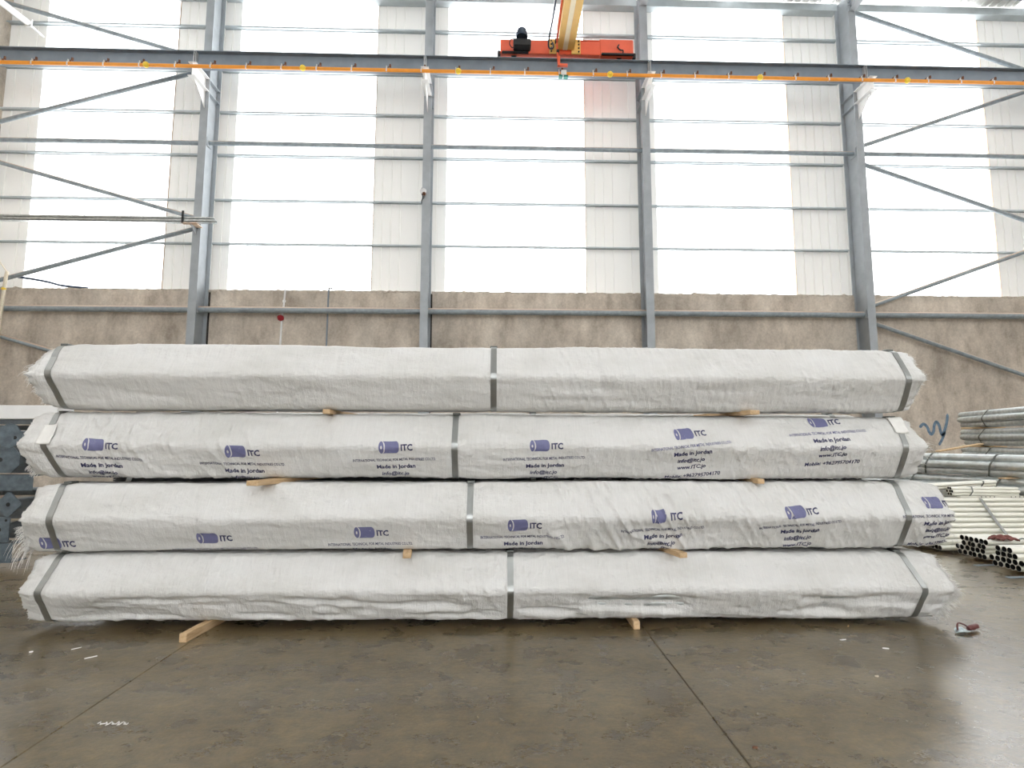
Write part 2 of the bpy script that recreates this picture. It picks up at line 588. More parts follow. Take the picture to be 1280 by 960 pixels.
# ---- left end wall
wl = bpy.data.objects.new('wall_left', None); put(wl); tag(wl, kind='structure')
MB().box((-14.2, -15.0, 0), (XL, 14.66, 14.4)).build('wall_slab', 'wall', wl)
wf = bpy.data.objects.new('wall_front', None); put(wf); tag(wf, kind='structure')  # unseen wall behind the camera, added to shape the front light
MB().box((XL, -15.2, 0), (-3.0, -15.0, 5.3)).box((5.0, -15.2, 0), (XR, -15.0, 5.3)).box((-3.0, -15.2, 3.6), (5.0, -15.0, 5.3)).build('wall_slab', 'wall', wf)  # gate opening left in it to light the bundles
for (a, b) in STRIPS:
    MB().box((a, -15.06, 5.3), (b, -15.02, 16.2)).build('cladding_sheet', 'clad', wf)
for i in range(6):
    MB().box((STRIPS[i][1], -15.05, 5.3), (STRIPS[i + 1][0], -15.03, 16.2)).build('pane', 'pane1', wf)
wr = bpy.data.objects.new('wall_right', None); put(wr); tag(wr, kind='structure')  # unseen end wall, added to keep out light from the right
MB().box((XR, -15.0, 0), (XR + .2, 14.66, 14.4)).build('wall_slab', 'wall', wr)

# ---- roof: ribbed white sheets, frosted strips, purlins
ce = bpy.data.objects.new('ceiling', None); put(ce); tag(ce, kind='structure')
def zroof(y): return 14.38 + .06 * (14.7 - y)
YR = -15.0
def roof_sheet(x0, x1, name, m):
    pitch = .25
    n = max(1, int(round((x1 - x0) / pitch)))
    pts = [(x0, 0)]
    for k in range(n):
        c = x0 + (k + .5) * (x1 - x0) / n
        pts += [(c - .035, 0), (c - .018, .035), (c + .018, .035), (c + .035, 0)]
    pts.append((x1, 0))
    vs = [(a, 14.75, zroof(14.75) + b) for a, b in pts] + [(a, YR, zroof(YR) + b) for a, b in pts]
    k = len(pts)
    return MB().add(vs, [(i, i + 1, k + i + 1, k + i) for i in range(k - 1)]).build(name, m, ce)
x = XL
SKY = .30  # width of the unseen skylight strips, added for light inside the hall
while x < XR - .5:
    roof_sheet(x, min(x + 3 - SKY, XR), 'roof_sheet', 'roof')
    if x + 3 - SKY < XR:
        roof_sheet(x + 3 - SKY, min(x + 3, XR), 'roof_skylight', 'pane')
    x += 3
for k in range(14):
    y = 13.2 - k * 2
    z = zroof(y)
    MB().box((XL, y - .03, z - .19), (XR, y + .03, z - .005)).build('roof_purlin', 'girt', ce)

# ================================================================== STEEL COLUMNS
ORD = ['first', 'second', 'third', 'fourth', 'fifth']
colbits = ['left of the long horizontal channel ends', 'with the small lamp on its front', 'right of the red crane carriage', 'beside the wide bay with diagonal braces', 'at the far right end']
for i, cx in enumerate(COLX):
    t = thing('steel_column', (cx, DM, 0), '%s grey steel column from the left, %s' % (ORD[i], ['behind the ends of two channels', 'with a small lamp on its flange', 'right of the red crane carriage', 'beside the right braced bay', 'past the right braced bay'][i]), 'column')
    MB().extrude(h_prof(cx, DM, .21, .58, .022, .014), 'z', .02, 14.1).build('shaft', 'steel', t)
    MB().box((cx - .2, DF - .08, 0), (cx + .2, 14.34, .02)).build('base_plate', 'steel', t)
    mb = MB()
    for z in (11.52, 13.62):
        mb.box((cx - .115, DF - .014, z), (cx + .115, DF + .03, z + .03))
    mb.build('splice_plate', 'steel', t)
    # bracket carrying the crane beam
    mb = MB()
    mb.extrude([(DF, 10.63), (13.2, 10.63), (13.2, 10.98), (DF, 10.98)], 'x', cx - .008, cx + .008)
    mb.box((cx - .1, 13.18, 10.975), (cx + .1, DF, 10.995))
    mb.box((cx - .1, 13.18, 10.615), (cx + .1, DF, 10.635))
    br = mb.build('crane_bracket', 'white', t)
    MB().extrude([(DF, 10.615), (13.3, 10.615), (DF, 10.16)], 'x', cx - .008, cx + .008).build('gusset', 'white', br)
    # stiffeners between the flanges
    mb = MB()
    for z in (10.62, 10.98):
        mb.box((cx - .1, DF + .022, z - .008), (cx + .1, DB - .022, z + .008))
    mb.build('stiffener', 'steel', t)
    # rafter haunch
    r = thing('roof_rafter', (cx, DF, 13.64), 'grey haunched roof rafter bolted to the top of the %s steel column' % ORD[i], 'beam')
    sec = []
    def raf(y):
        zt = zroof(y) - .2
        d = .42 + max(0, (y - 9.5) / 4.35) * .38
        return zt - d, zt
    mb = MB()
    ysq = [DF - .02, 12.5, 11, 9.5, 6, 2, -4, -9, YR]
    for (dx0, dx1, part) in ((-.1, .1, 'b'), (-.1, .1, 't'), (-.007, .007, 'w')):
        vs = []; fs = []
        for y in ysq:
            zb, zt = raf(y)
            if part == 'b': za, zc = zb, zb + .02
            elif part == 't': za, zc = zt - .02, zt
            else: za, zc = zb, zt
            vs += [(cx + dx0, y, za), (cx + dx1, y, za), (cx + dx1, y, zc), (cx + dx0, y, zc)]
        for k in range(len(ysq) - 1):
            for e in range(4):
                fs.append((4 * k + e, 4 * k + (e + 1) % 4, 4 * k + 4 + (e + 1) % 4, 4 * k + 4 + e))
        fs += [(0, 1, 2, 3), tuple(len(vs) - 4 + q for q in (3, 2, 1, 0))]
        mb.add(vs, fs)
    mb.build('haunched_beam', 'steel', r)
    for k in range(5):
        for s_ in (-1, 1):
            MB().tube([(cx + s_ * .06, DF - .05, 13.72 + k * .1), (cx + s_ * .06, DF - .02, 13.72 + k * .1)], .016, 6).build('bolt', 'beam', r)

# ---- small lamp on column 2
t = thing('wall_lamp', (-1.99, DF - .005, 7.8), 'small round lamp with wire, fixed to the front of the second steel column', 'lamp')
MB().lathe((-1.985, DF - .0, 7.86), (0, -1, 0), [(0, .03), (.04, .05), (.09, .085), (.10, .08)], 14).build('reflector', 'clip', t)
MB().lathe((-1.97, DF - .05, 7.80), (.2, -1, -.4), [(0, .045), (.08, .05), (.11, .03)], 12).build('housing', 'rust', t)
MB().tube(smooth_pts([(-2.03, DF - .02, 7.98), (-2.04, DF - .03, 7.85), (-2.0, DF - .03, 7.72), (-2.03, DF - .02, 7.62), (-2.03, DF - .02, 7.55)]), .012, 6).build('wire', 'black', t)

# ================================================================== STRUTS AND BRACES (round pipes)
bayname = ['left of the first steel column', 'between the first and second steel columns', 'between the second and third steel columns', 'between the third and fourth steel columns', 'right of the fourth steel column']
for i in range(5):
    a = XL + .0 if i == 0 else COLX[i - 1] + .007
    b = COLX[i] - .007
    for (z, r, what) in ((4.68, .085, 'thick dusty pipe strut along the concrete'), (9.32, .062, 'slim pipe strut across the windows')):
        t = thing('pipe_strut', ((a + b) / 2, DM, z - r), '%s, %s' % (what, bayname[i].replace(' steel columns', ' columns')), 'pipe', 'horizontal pipe struts between the columns')
        MB().tube([(a + .03, DM, z), (b - .03, DM, z)], r, 16).build('pipe', 'pipe_dust', t)
        for xx in (a, b - .03):
            MB().box((xx, DM - .12, z - .12), (xx + .03, DM + .12, z + .12)).build('end_plate', 'steel', t)
BR = [((-13.95, 13.42), (-7.95, 11.70), 'topmost diagonal pipe brace of the left braced bay'),
      ((-13.95, 9.71), (-7.95, 11.51), 'diagonal pipe brace rising to the crane beam at the first steel column'),
      ((-13.95, 8.83), (-7.95, 7.14), 'diagonal pipe brace falling to the channel ends at the first steel column'),
      ((-13.95, 5.18), (-7.95, 6.95), 'diagonal pipe brace rising from the wall top to just under the channels'),
      ((-13.95, 4.22), (-7.95, 2.50), 'lowest left diagonal pipe brace, crossing bare concrete behind the top bundle'),
      ((10.11, 13.74), (16.05, 11.72), 'topmost diagonal pipe brace of the right braced bay'),
      ((10.11, 9.48), (16.05, 11.58), 'diagonal pipe brace rising from the fourth steel column to the crane beam'),
      ((10.11, 9.09), (16.05, 7.02), 'diagonal pipe brace falling from the fourth steel column across the right window'),
      ((10.11, 4.86), (16.05, 6.97), 'diagonal pipe brace rising from the wall rail at the fourth steel column'),
      ((10.11, 4.52), (16.05, 2.48), 'lowest right diagonal pipe brace, crossing bare concrete wall')]
for (p, q, lab) in BR:
    r = .058
    t = thing('pipe_brace', ((p[0] + q[0]) / 2, DM, (p[1] + q[1]) / 2), lab, 'pipe', 'diagonal pipe braces of the end bays')
    P = Vector((p[0], DM, p[1])); Q = Vector((q[0], DM, q[1])); d = (Q - P).normalized()
    MB().tube([P + d * .22, Q - d * .22], r, 14).build('pipe', 'pipe_dust', t)
    for A, s_ in ((P, 1), (Q, -1)):
        n_ = Vector((-d.z, 0, d.x)) * .05
        e = A + d * s_ * .32
        vs = [A - n_, A + n_, e + n_ * .9, e - n_ * .9]
        mb = MB()
        mb.add([v + Vector((0, -.006, 0)) for v in vs] + [v + Vector((0, .006, 0)) for v in vs], [(0, 1, 2, 3), (4, 7, 6, 5), (0, 4, 5, 1), (1, 5, 6, 2), (2, 6, 7, 3), (3, 7, 4, 0)])
        mb.build('gusset_plate', 'steel', t)

# eave tie pipes seen at the very top
for i in range(5):
    a = XL + .02 if i == 0 else COLX[i - 1] + .02
    b = COLX[i] - .02
    t = thing('eave_strut', ((a + b) / 2, 13.95, 14.02), 'pale pipe strut under the roof edge, %s' % bayname[i], 'pipe', 'pipe struts under the roof edge')
    MB().tube([(a, 13.95, 14.06), (b, 13.95, 14.06)], .05, 12).build('pipe', 'steel', t)

# ================================================================== CRANE RUNWAY
bx = [XL + .02, -7.93, -1.935, 4.06, 9.965, 16.1]
segname = ['leftmost length of dark grey crane beam, ending at the first steel column', 'length of dark grey crane beam between the first and second steel columns', 'length of dark grey crane beam carrying the red crane carriage', 'length of dark grey crane beam between the third and fourth steel columns', 'rightmost length of dark grey crane beam, right of the fourth steel column']
BZ0, BZ1, BY = 10.995, 11.385, 13.40
for i in range(5):
    a, b = bx[i] + .012, bx[i + 1] - .012
    t = thing('crane_runway_beam', ((a + b) / 2, BY, BZ0), segname[i], 'beam', 'crane runway beam lengths')
    MB().extrude(h_prof(BY, (BZ0 + BZ1) / 2, .24, BZ1 - BZ0, .02, .012), 'x', a, b).build('i_beam', 'beam', t)
    MB().box((a, BY - .03, BZ1), (b, BY + .03, BZ1 + .05)).build('crane_rail', 'beam', t)
    mb = MB()
    for xx in (a + .01, b - .02):
        mb.box((xx, BY - .115, BZ0 + .02), (xx + .012, BY + .115, BZ1 - .02))
    mb.build('end_stiffener', 'clip', t)

# ---- conductor rail
t = thing('conductor_rail', (1, 13.2, 10.84), 'long thin orange conductor rail clipped along the front of the crane beam', 'rail')
MB().box((XL + .05, 13.175, 10.835), (16.0, 13.225, 10.925), 0, .012).build('orange_bar', 'orange', t)
mb0 = MB()
cxs = [-13.55, -12.77] + [-11.98 + .906 * k for k in range(31)]
clip_me = None; brk_me = None
for k, cx in enumerate(cxs):
    if clip_me is None:
        mb = MB().box((-.014, -.035, -.042), (.014, .035, .05)).box((-.012, -.01, .05), (.012, .02, .12))
        clip_me = mb.mesh('clip', 'clip')
        mb = MB().box((-.012, -.004, .10), (.012, .15, .125)).tube([(.03, .03, .10), (.09, .02, .13)], .012, 6).tube([(.09, .02, .10), (.09, .02, .17)], .026, 8)
        brk_me = mb.mesh('arm', 'rust')
    o = bpy.data.objects.new('clip', clip_me); put(o, t); o.location = (cx - 1, 0, .04)
    a = bpy.data.objects.new('support_arm', brk_me); put(a, o)
for cx in (-9.08, -5.08, -1.04, 2.96, 6.98, 10.99, 14.99):
    MB().lathe((cx, 13.20, 10.875), (0, -1, 0), [(0, .075), (.04, .078), (.07, .06), (.085, .02)], 14).build('marker_cap', 'yellow', t)

# ================================================================== OVERHEAD CRANE
cr = thing('overhead_crane', (1.8, 13.4, 11.44), 'red and yellow overhead travelling crane standing on the crane beam', 'crane')
ca = MB().box((.06, 13.24, 11.47), (2.78, 13.56, 11.86), 0, .012).box((2.70, 13.22, 11.46), (3.62, 13.58, 11.92), 0, .03).build('end_carriage', 'red', cr)
MB().box((2.2, 13.232, 11.86), (2.75, 13.56, 11.875)).build('top_plate', 'red', ca)
for xx in (.42, 3.25):
    MB().lathe((xx, 13.33, 11.545), (0, 1, 0), [(0, .10), (.02, .115), (.03, .10), (.11, .10), (.12, .115), (.14, .11)], 18).build('wheel', 'black', ca)
for xx in (-.02, 3.62):
    MB().box((xx, 13.30, 11.44), (xx + .08, 13.5, 11.6), 0, .02).build('buffer', 'black', ca)
MB().box((.10, 13.20, 11.46), (.8, 13.26, 11.50)).build('wheel_guard', 'black', ca)
MB().box((2.75, 13.18, 11.45), (3.62, 13.24, 11.49)).build('wheel_guard', 'black', ca)
mo = MB().box((.40, 13.0, 11.5), (.86, 13.24, 11.72), 0, .03).build('drive_gearbox', 'black', cr)
MB().lathe((.62, 13.05, 11.76), (0, .1, 1), [(0, .15), (.12, .15), (.14, .12), (.22, .12), (.26, .06), (.3, .05)], 16).build('motor', 'cable', mo)
MB().tube(smooth_pts([(.45, 13.12, 11.78), (.33, 13.05, 11.7), (.30, 13.05, 11.58), (.36, 13.08, 11.50), (.42, 13.08, 11.52)]), .012, 6).build('motor_cable', 'black', mo)
MB().tube(smooth_pts([(3.22, 13.2, 11.74), (3.18, 13.18, 11.66), (3.24, 13.18, 11.58), (3.32, 13.18, 11.56), (3.32, 13.2, 11.50)]), .018, 6).build('limit_switch', 'black', ca)
gd = MB().box((1.62, 2.0, 11.58), (1.64, 13.24, 12.15)).box((1.93, 2.0, 11.58), (1.95, 13.24, 12.15)).box((1.56, 2.0, 12.15), (2.01, 13.24, 12.17)).build('bridge_girder', 'crane_yellow', cr)
MB().box((1.56, 2.0, 11.56), (2.01, 13.2, 11.582)).build('bottom_flange', 'crane_yellow', gd)
MB().box((1.71, 2.0, 11.535), (1.83, 13.18, 11.56)).build('underside_strip', 'cream', gd)  # narrow cream strip along the underside of the girder
for xx in (1.36, 1.95):
    pl = MB().box((xx, 13.20, 11.46), (xx + .24, 13.238, 11.86)).build('bolted_plate', 'crane_yellow', gd)
    for k in range(4):
        bx_ = xx + (.05 if xx < 1.5 else .19)
        MB().lathe((bx_, 13.2, 11.51 + k * .1), (0, -1, 0), [(0, .022), (.02, .022)], 6).build('bolt', 'black', pl)
# festoon cable and collector arm
MB().tube([(1.42, 9.5, 12.2), (1.42, 13.0, 12.2)], .02, 8).build('festoon_track', 'clip', cr)
tr = MB().box((1.37, 11.3, 12.08), (1.47, 11.42, 12.24)).build('festoon_trolley', 'clip', cr)
MB().tube(smooth_pts([(1.42, 11.36, 12.1), (1.40, 11.8, 11.9), (1.36, 12.5, 11.75), (1.33, 12.9, 11.70), (1.32, 13.02, 11.6), (1.34, 13.08, 11.52), (1.42, 13.12, 11.52), (1.46, 13.16, 11.62), (1.44, 13.19, 11.76)]), .022, 8).build('festoon_cable', 'cable', tr)
ar = MB().tube(smooth_pts([(1.56, 11.9, 12.0), (1.55, 12.5, 11.8), (1.54, 13.0, 11.66), (1.55, 13.05, 11.45), (1.56, 13.06, 11.30), (1.58, 13.08, 11.08)]), .025, 8).build('collector_cable', 'red', cr)
MB().box((1.49, 13.0, 11.62), (1.60, 13.08, 11.74), 0, .01).box((1.53, 13.02, 11.36), (1.6, 13.1, 11.44), 0, .01).build('cable_clamp', 'black', ar)
MB().box((1.56, 13.05, 11.0), (1.82, 13.12, 11.06)).box((1.56, 13.03, 11.0), (1.62, 13.1, 11.26)).build('collector_arm', 'red', cr)
MB().box((1.66, 13.12, 10.80), (1.80, 13.26, 10.94), 0, .01).build('collector_head', 'white', cr)
MB().box((1.60, 13.13, 10.76), (1.70, 13.24, 10.82)).box((1.73, 13.13, 10.75), (1.84, 13.24, 10.80)).build('collector_shoe', 'green', cr)

# ================================================================== SMALL WALL THINGS
t = thing('channel_bracket', (-7.92, 13.7, 6.74), 'small bracket holding the channel ends on the first steel column', 'bracket')
MB().box((-8.15, 13.53, 6.81), (-7.76, 13.66, 6.825)).box((-7.98, 13.6, 6.795), (-7.76, 13.849, 6.812)).build('arm', 'rust_tan', t)
MB().box((-8.135, 13.52, 6.81), (-8.09, 13.547, 7.13)).build('end_stop', 'black', t)
MB().extrude([(13.849, 6.80), (13.56, 6.80), (13.849, 6.6)], 'x', -7.93, -7.915).build('gusset', 'steel', t)
for k, (z, y, xe, lab) in enumerate(((6.827, 13.60, -7.29, 'long galvanized channel at the first steel column, lower of the pair'), (6.912, 13.63, -7.37, 'long galvanized channel at the first steel column, upper of the pair'))):
    h_, t_ = .082, .006
    pr = [(y - .05, z + h_), (y - .05, z + .040), (y - .05 + t_, z + .040), (y - .05 + t_, z + h_ - t_), (y + .05 - t_, z + h_ - t_), (y + .05 - t_, z + t_), (y - .05 + t_, z + t_), (y - .05 + t_, z + .014), (y - .05, z + .014), (y - .05, z), (y + .05, z), (y + .05, z + h_)]
    o = MB().extrude(pr, 'x', XL + .02, xe).build('steel_channel', 'galv', None, (-10.6, y, z))
    tag(o, lab, 'channel', 'pair of long channels')
t = thing('wall_conduit', (-5.78, 14.33, 0), 'thin white conduit with a red bulb, on the concrete between the first two columns', 'pipe')
MB().tube(smooth_pts([(-5.80, 14.33, 0.0), (-5.80, 14.33, 3.0), (-5.80, 14.33, 3.9), (-5.785, 14.33, 4.55), (-5.75, 14.33, 4.9), (-5.735, 14.33, 5.3)]), .026, 8).build('tube', 'white', t)
MB().lathe((-5.80, 14.32, 4.50), (-.4, -1, .2), [(-.05, .05), (.0, .085), (.06, .08), (.11, .04)], 14).build('red_bulb', 'redbulb', t)
MB().box((-5.78, 14.3, 4.94), (-5.71, 14.345, 5.0)).build('clip', 'white', t)
o = MB().tube(smooth_pts([(-4.585, 14.325, 0), (-4.58, 14.325, 2), (-4.575, 14.325, 4.0), (-4.57, 14.325, 4.8), (-4.565, 14.325, 5.28), (-4.55, 14.40, 5.37), (-4.52, 14.47, 5.36)]), .022, 8).build('drain_pipe', 'beam', None, (-4.58, 14.33, 0))
tag(o, 'thin dark pipe running up the concrete wall, right of the white conduit', 'pipe')
o = MB().tube([(-12.863, 13.95, 12.59), (-12.87, 12.7, 12.47), (-12.88, 10.5, 12.26)], .085, 12).build('white_wall_pipe', 'white', None, (-12.86, 12.5, 12.4))
tag(o, 'white sloping pipe high in the left corner, beside the end wall', 'pipe')
t = thing('corner_fixing', (-12.86, 14.2, 12.6), 'small white wall fixing holding the white corner pipe', 'bracket')
MB().box((-12.95, 13.95, 12.48), (-12.77, 13.985, 12.70)).box((-12.88, 13.98, 12.56), (-12.84, 14.45, 12.60)).build('plate', 'white', t)
rp = thing('hanging_rope', (-11.95, 13.9, 3.0), 'cream rope hanging from the left diagonal brace over the concrete wall', 'rope')
MB().tube(smooth_pts([(-12.86, 14.06, 5.62), (-12.85, 14.03, 5.48), (-12.87, 14.03, 5.1), (-12.885, 14.03, 4.6), (-12.90, 14.03, 4.0), (-12.91, 14.03, 3.2)]), .04, 8).build('rope', 'rope', rp)
MB().tube(smooth_pts([(-12.86, 14.08, 5.6), (-13.05, 14.08, 5.85), (-13.3, 14.08, 6.2), (-13.55, 14.08, 6.55)]), .012, 6).build('thin_line', 'rope', rp)
MB().lathe((-12.87, 14.02, 5.16), (0, 0, 1), [(-.05, .02), (0, .06), (.05, .02)], 10).build('knot', 'yellow', rp)
o = MB().tube(smooth_pts([(-12.96, 14.5, 5.62), (-12.6, 14.5, 5.57), (-12.2, 14.5, 5.50), (-11.8, 14.5, 5.40), (-11.4, 14.5, 5.355), (-11.1, 14.5, 5.335)]), .032, 6).build('loose_cable', 'cable', None, (-11.2, 14.5, 5.3))
tag(o, 'thin slack cable drooping onto the concrete wall top in the left bay', 'cable')
# ================================================================== WRAPPED PIPE BUNDLES
HH = .445
SS = HH / math.sqrt(3)          # side of the hexagon
PER = 6 * SS
def hex_profile(m):
    """m+1 samples of (dy, dz, ny, nz) along s in [-PER/2, PER/2]; s=0 is the front edge, s>0 goes up. dy is measured from the axis."""
    vt = [(math.cos(a) * SS, math.sin(a) * SS) for a in (math.pi - k * math.pi / 3 for k in range(-3, 4))]
    s = np.linspace(-PER / 2, PER / 2, m + 1)
    def poly(sv):
        sv = (sv + PER / 2) % PER
        k = np.minimum((sv / SS).astype(int), 5); t = sv / SS - k
        V = np.array(vt)
        return V[k] * (1 - t)[:, None] + V[k + 1] * t[:, None]
    # round the edges by averaging along the outline
    acc = 0
    W_ = np.linspace(-.034, .034, 9)
    for w in W_:
        acc = acc + poly(s + w)
    P = acc / len(W_)
    T = poly(s + .03) - poly(s - .03)
    Nn = np.stack([-T[:, 1], T[:, 0]], 1)
    Nn /= np.linalg.norm(Nn, axis=1)[:, None] + 1e-9
    sgn = np.sign((Nn * P).sum(1))
    return s, P, Nn * sgn[:, None]

def vnoise(x, y, seed, py=None):
    """value noise on a lattice; py: period of the second axis"""
    r = np.random.default_rng(seed)
    T = r.random((256, 256))
    xi = np.floor(x).astype(int); yi = np.floor(y).astype(int)
    fx = x - xi; fy = y - yi
    fx = fx * fx * (3 - 2 * fx); fy = fy * fy * (3 - 2 * fy)
    def at_(a, b):
        if py: b = b % py
        return T[a % 256, b % 256]
    return (at_(xi, yi) * (1 - fx) + at_(xi + 1, yi) * fx) * (1 - fy) + (at_(xi, yi + 1) * (1 - fx) + at_(xi + 1, yi + 1) * fx) * fy

def interp3(s, top, mid, bot):
    """value along the outline from values at top edge, front edge, bottom edge; back side eases to the mean"""
    a = np.interp(s, [-PER / 2, -.40, -SS, 0, SS, .40, PER / 2], [mid, bot, bot, mid, top, top, mid])
    return a

BUND = {}
def make_bundle(k, Y0, b, z0, a, xl, xr, straps, seed, folds, dents, label, prints=(), fr_left=None, fr_right=None, tags=(), cover='fabric'):
    root = thing('wrapped_pipe_bundle', (0, Y0 + SS, z0 - HH / 2), label, 'bundle', 'stacked wrapped pipe bundles')
    org = origin(root)
    m = 140; nx = 760
    s, P, Nn = hex_profile(m)
    u = np.linspace(0, 1, nx)
    S, Ug = np.meshgrid(s, u)
    rag = (vnoise(s * 34 + 3, s * 0, seed + 5) - .5) * .022 + (vnoise(s * 90, s * 0 + 3, seed + 6) - .5) * .012
    rag2 = (vnoise(s * 30 + 3, s * 0, seed + 7) - .5) * .022 + (vnoise(s * 90, s * 0 + 3, seed + 8) - .5) * .012
    XLs = interp3(s, *xl) + rag; XRs = interp3(s, *xr) + rag2
    X = XLs[None, :] * (1 - Ug) + XRs[None, :] * Ug
    SN = S * 6.0 / PER  # 6 lattice cells around
    d = (vnoise(X * 1.3 + 9, SN * 2, seed, 12) - .5) * .016
    d += (vnoise(X * 5, SN * 4 + 50, seed + 1, None) - .5) * .007
    d += (vnoise(X * 14 + S * 5, SN * 5 + 90, seed + 15, None) - .5) * .0035
    cr1 = 1 - np.abs(2 * vnoise(X * 9 + S * 14, S * 16 + X * 2, seed + 16) - 1)
    cr2 = 1 - np.abs(2 * vnoise(X * 6 - S * 10 + 70, S * 18 - X + 30, seed + 17) - 1)
    d += (cr1 ** 5) * .0032 * np.clip(vnoise(X * 1.7, S * 5, seed + 18) * 2 - .6, 0, 1) + (cr2 ** 5) * .0032 * np.clip(vnoise(X * 1.5 + 40, S * 5, seed + 19) * 2 - .6, 0, 1)
    # tape-like vertical folds: ridged noise stretched along s and slanted
    for (x0, x1, amp, freq, slant) in folds:
        mask = np.clip((X - x0) / .15, 0, 1) * np.clip((x1 - X) / .15, 0, 1)
        q = vnoise(X * freq + S * slant * freq, S * 3.0 + 20, seed + 2)
        rid = 1 - np.abs(2 * q - 1)
        d += mask * amp * (rid ** 4)
        q2 = vnoise(X * freq * 2.3 + S * slant * freq * 1.7, S * 5 + 60, seed + 9)
        d += mask * amp * .5 * ((1 - np.abs(2 * q2 - 1)) ** 4)
    # long dents
    for (x0, x1, s0, s1, amp) in dents:
        mask = np.clip((X - x0) / .3, 0, 1) * np.clip((x1 - X) / .3, 0, 1) * np.clip((S - s0) / .05, 0, 1) * np.clip((s1 - S) / .05, 0, 1)
        q = vnoise(X * 2.6, S * 20 + X * 1.2 + 5, seed + 3)
        q2 = vnoise(X * 7 + 4, S * 26 + 8 + X * 3, seed + 4)
        d -= mask * amp * (np.clip(q - .45, 0, 1) * 1.6 + np.clip(q2 - .6, 0, 1) * .9)
    # straps pull the cloth in
    near = np.zeros_like(d)
    for st in straps:
        xs_ = interp3(s, *st)[None, :]
        dx = X - xs_
        near = np.maximum(near, np.exp(-(dx / .05) ** 2))
        fan = np.exp(-np.abs(dx) / .22) * np.clip(np.abs(dx) / .03, 0, 1)
        qq = vnoise(S * 26 + dx * 3, X * 2, seed + 12)
        d += fan * (.006 * (1 - np.abs(2 * qq - 1)) ** 2 - .002)
    flat = np.clip((np.abs(S) - SS * .96) / (SS * .12), 0, 1) * np.clip((SS * 2.05 - np.abs(S)) / (SS * .1), 0, 1)
    d = np.where(flat > 0, np.minimum(d, .007 + .03 * (1 - flat)), d)
    d = d * (1 - near) - .003 * near
    # ends draw in
    el = np.exp(-((X - XLs[None, :]) / .05)); er = np.exp(-((XRs[None, :] - X) / .05))
    d -= .026 * el + .020 * er
    crum = (vnoise(S * 30, X * 18, seed + 13) - .5)
    d += crum * .022 * np.exp(-((X - XLs[None, :]) / .10)) + crum * .022 * np.exp(-((XRs[None, :] - X) / .10))
    Yg = Y0 + SS + b * X + P[None, :, 0] + Nn[None, :, 0] * d
    Zg = z0 + a * X + P[None, :, 1] + Nn[None, :, 1] * d
    # caps folded inward
    def cap(col, sg):
        rows = []
        for q, (sc, dx) in enumerate(((.93, .012), (.80, .006), (.62, -.015))):
            cx_ = X[col]; cyc = Y0 + SS + b * cx_; czc = z0 + a * cx_
            w = 1 + (vnoise(s * 20 + q * 3, s * 0 + q, seed + 30, None) - .5) * .18
            rows.append((cx_ * 0 + np.mean(cx_) * .6 + cx_ * .4 + sg * dx, cyc + (Yg[col] - cyc) * sc * w, czc + (Zg[col] - czc) * sc * w))
        return rows
    cl = cap(0, -1)[::-1]; crr = cap(-1, 1)
    GX = np.vstack([c[0] for c in cl] + [X] + [c[0] for c in crr])
    GY = np.vstack([c[1] for c in cl] + [Yg] + [c[1] for c in crr])
    GZ_ = np.vstack([c[2] for c in cl] + [Zg] + [c[2] for c in crr])
    n0, n1 = GX.shape[0], m
    co = np.stack([GX[:, :-1] - org.x, GY[:, :-1] - org.y, GZ_[:, :-1] - org.z], -1).reshape(-1, 3)
    i, j = np.meshgrid(np.arange(n0 - 1), np.arange(m), indexing='ij')
    j2 = (j + 1) % m
    quads = np.stack([i * m + j, (i + 1) * m + j, (i + 1) * m + j2, i * m + j2], -1).reshape(-1, 4)
    me = bpy.data.meshes.new('wrap')
    me.vertices.add(len(co)); me.vertices.foreach_set('co', co.ravel())
    me.loops.add(quads.size); me.loops.foreach_set('vertex_index', quads.ravel().astype(np.int32))
    me.polygons.add(len(quads)); me.polygons.foreach_set('loop_start', np.arange(0, quads.size, 4, dtype=np.int32))
    me.update(calc_edges=True); me.validate()
    uvl = me.uv_layers.new(name='UVMap')
    sx = np.tile(np.append(s[:-1], s[-1]), (n0, 1))
    uvx = np.stack([np.stack([GX[i, j], s[j]], -1), np.stack([GX[i + 1, j], s[j]], -1), np.stack([GX[i + 1, j + 1], s[j + 1]], -1), np.stack([GX[i, j + 1], s[j + 1]], -1)], 2).reshape(-1, 2)
    uvx = uvx + np.array([k * 11.3, k * 3.7])
    uvl.data.foreach_set('uv', uvx.ravel().astype(np.float32))
    me.polygons.foreach_set('use_smooth', np.ones(len(quads), bool))
    me.materials.append(M[cover])
    wrap = bpy.data.objects.new('wrap', me); put(wrap, root)
    # surface lookup
    G3 = np.stack([X, Yg, Zg], -1)
    TX = np.gradient(G3, axis=0); TS = np.gradient(G3, axis=1)
    NO = np.cross(TX, TS); NO /= np.linalg.norm(NO, axis=2)[:, :, None] + 1e-12
    chk = NO[nx // 2, m // 2]
    if chk[1] > 0: NO = -NO
    def surf(x, sv, off=0.0):
        x = np.asarray(x, float); sv = np.asarray(sv, float)
        fj = np.clip((sv + PER / 2) / PER * m, 0, m - 1e-6); j = fj.astype(int); tj = fj - j
        xa = XLs[j] * (1 - tj) + XLs[j + 1] * tj; xb = XRs[j] * (1 - tj) + XRs[j + 1] * tj
        fi = np.clip((x - xa) / (xb - xa) * (nx - 1), 0, nx - 1 - 1e-6); i = fi.astype(int); ti = fi - i
        def bl(A):
            return (A[i, j] * ((1 - ti) * (1 - tj))[..., None] + A[i + 1, j] * (ti * (1 - tj))[..., None] + A[i, j + 1] * ((1 - ti) * tj)[..., None] + A[i + 1, j + 1] * (ti * tj)[..., None])
        n_ = bl(NO)
        return bl(G3) + n_ * off, n_, (x > xa) & (x < xb)
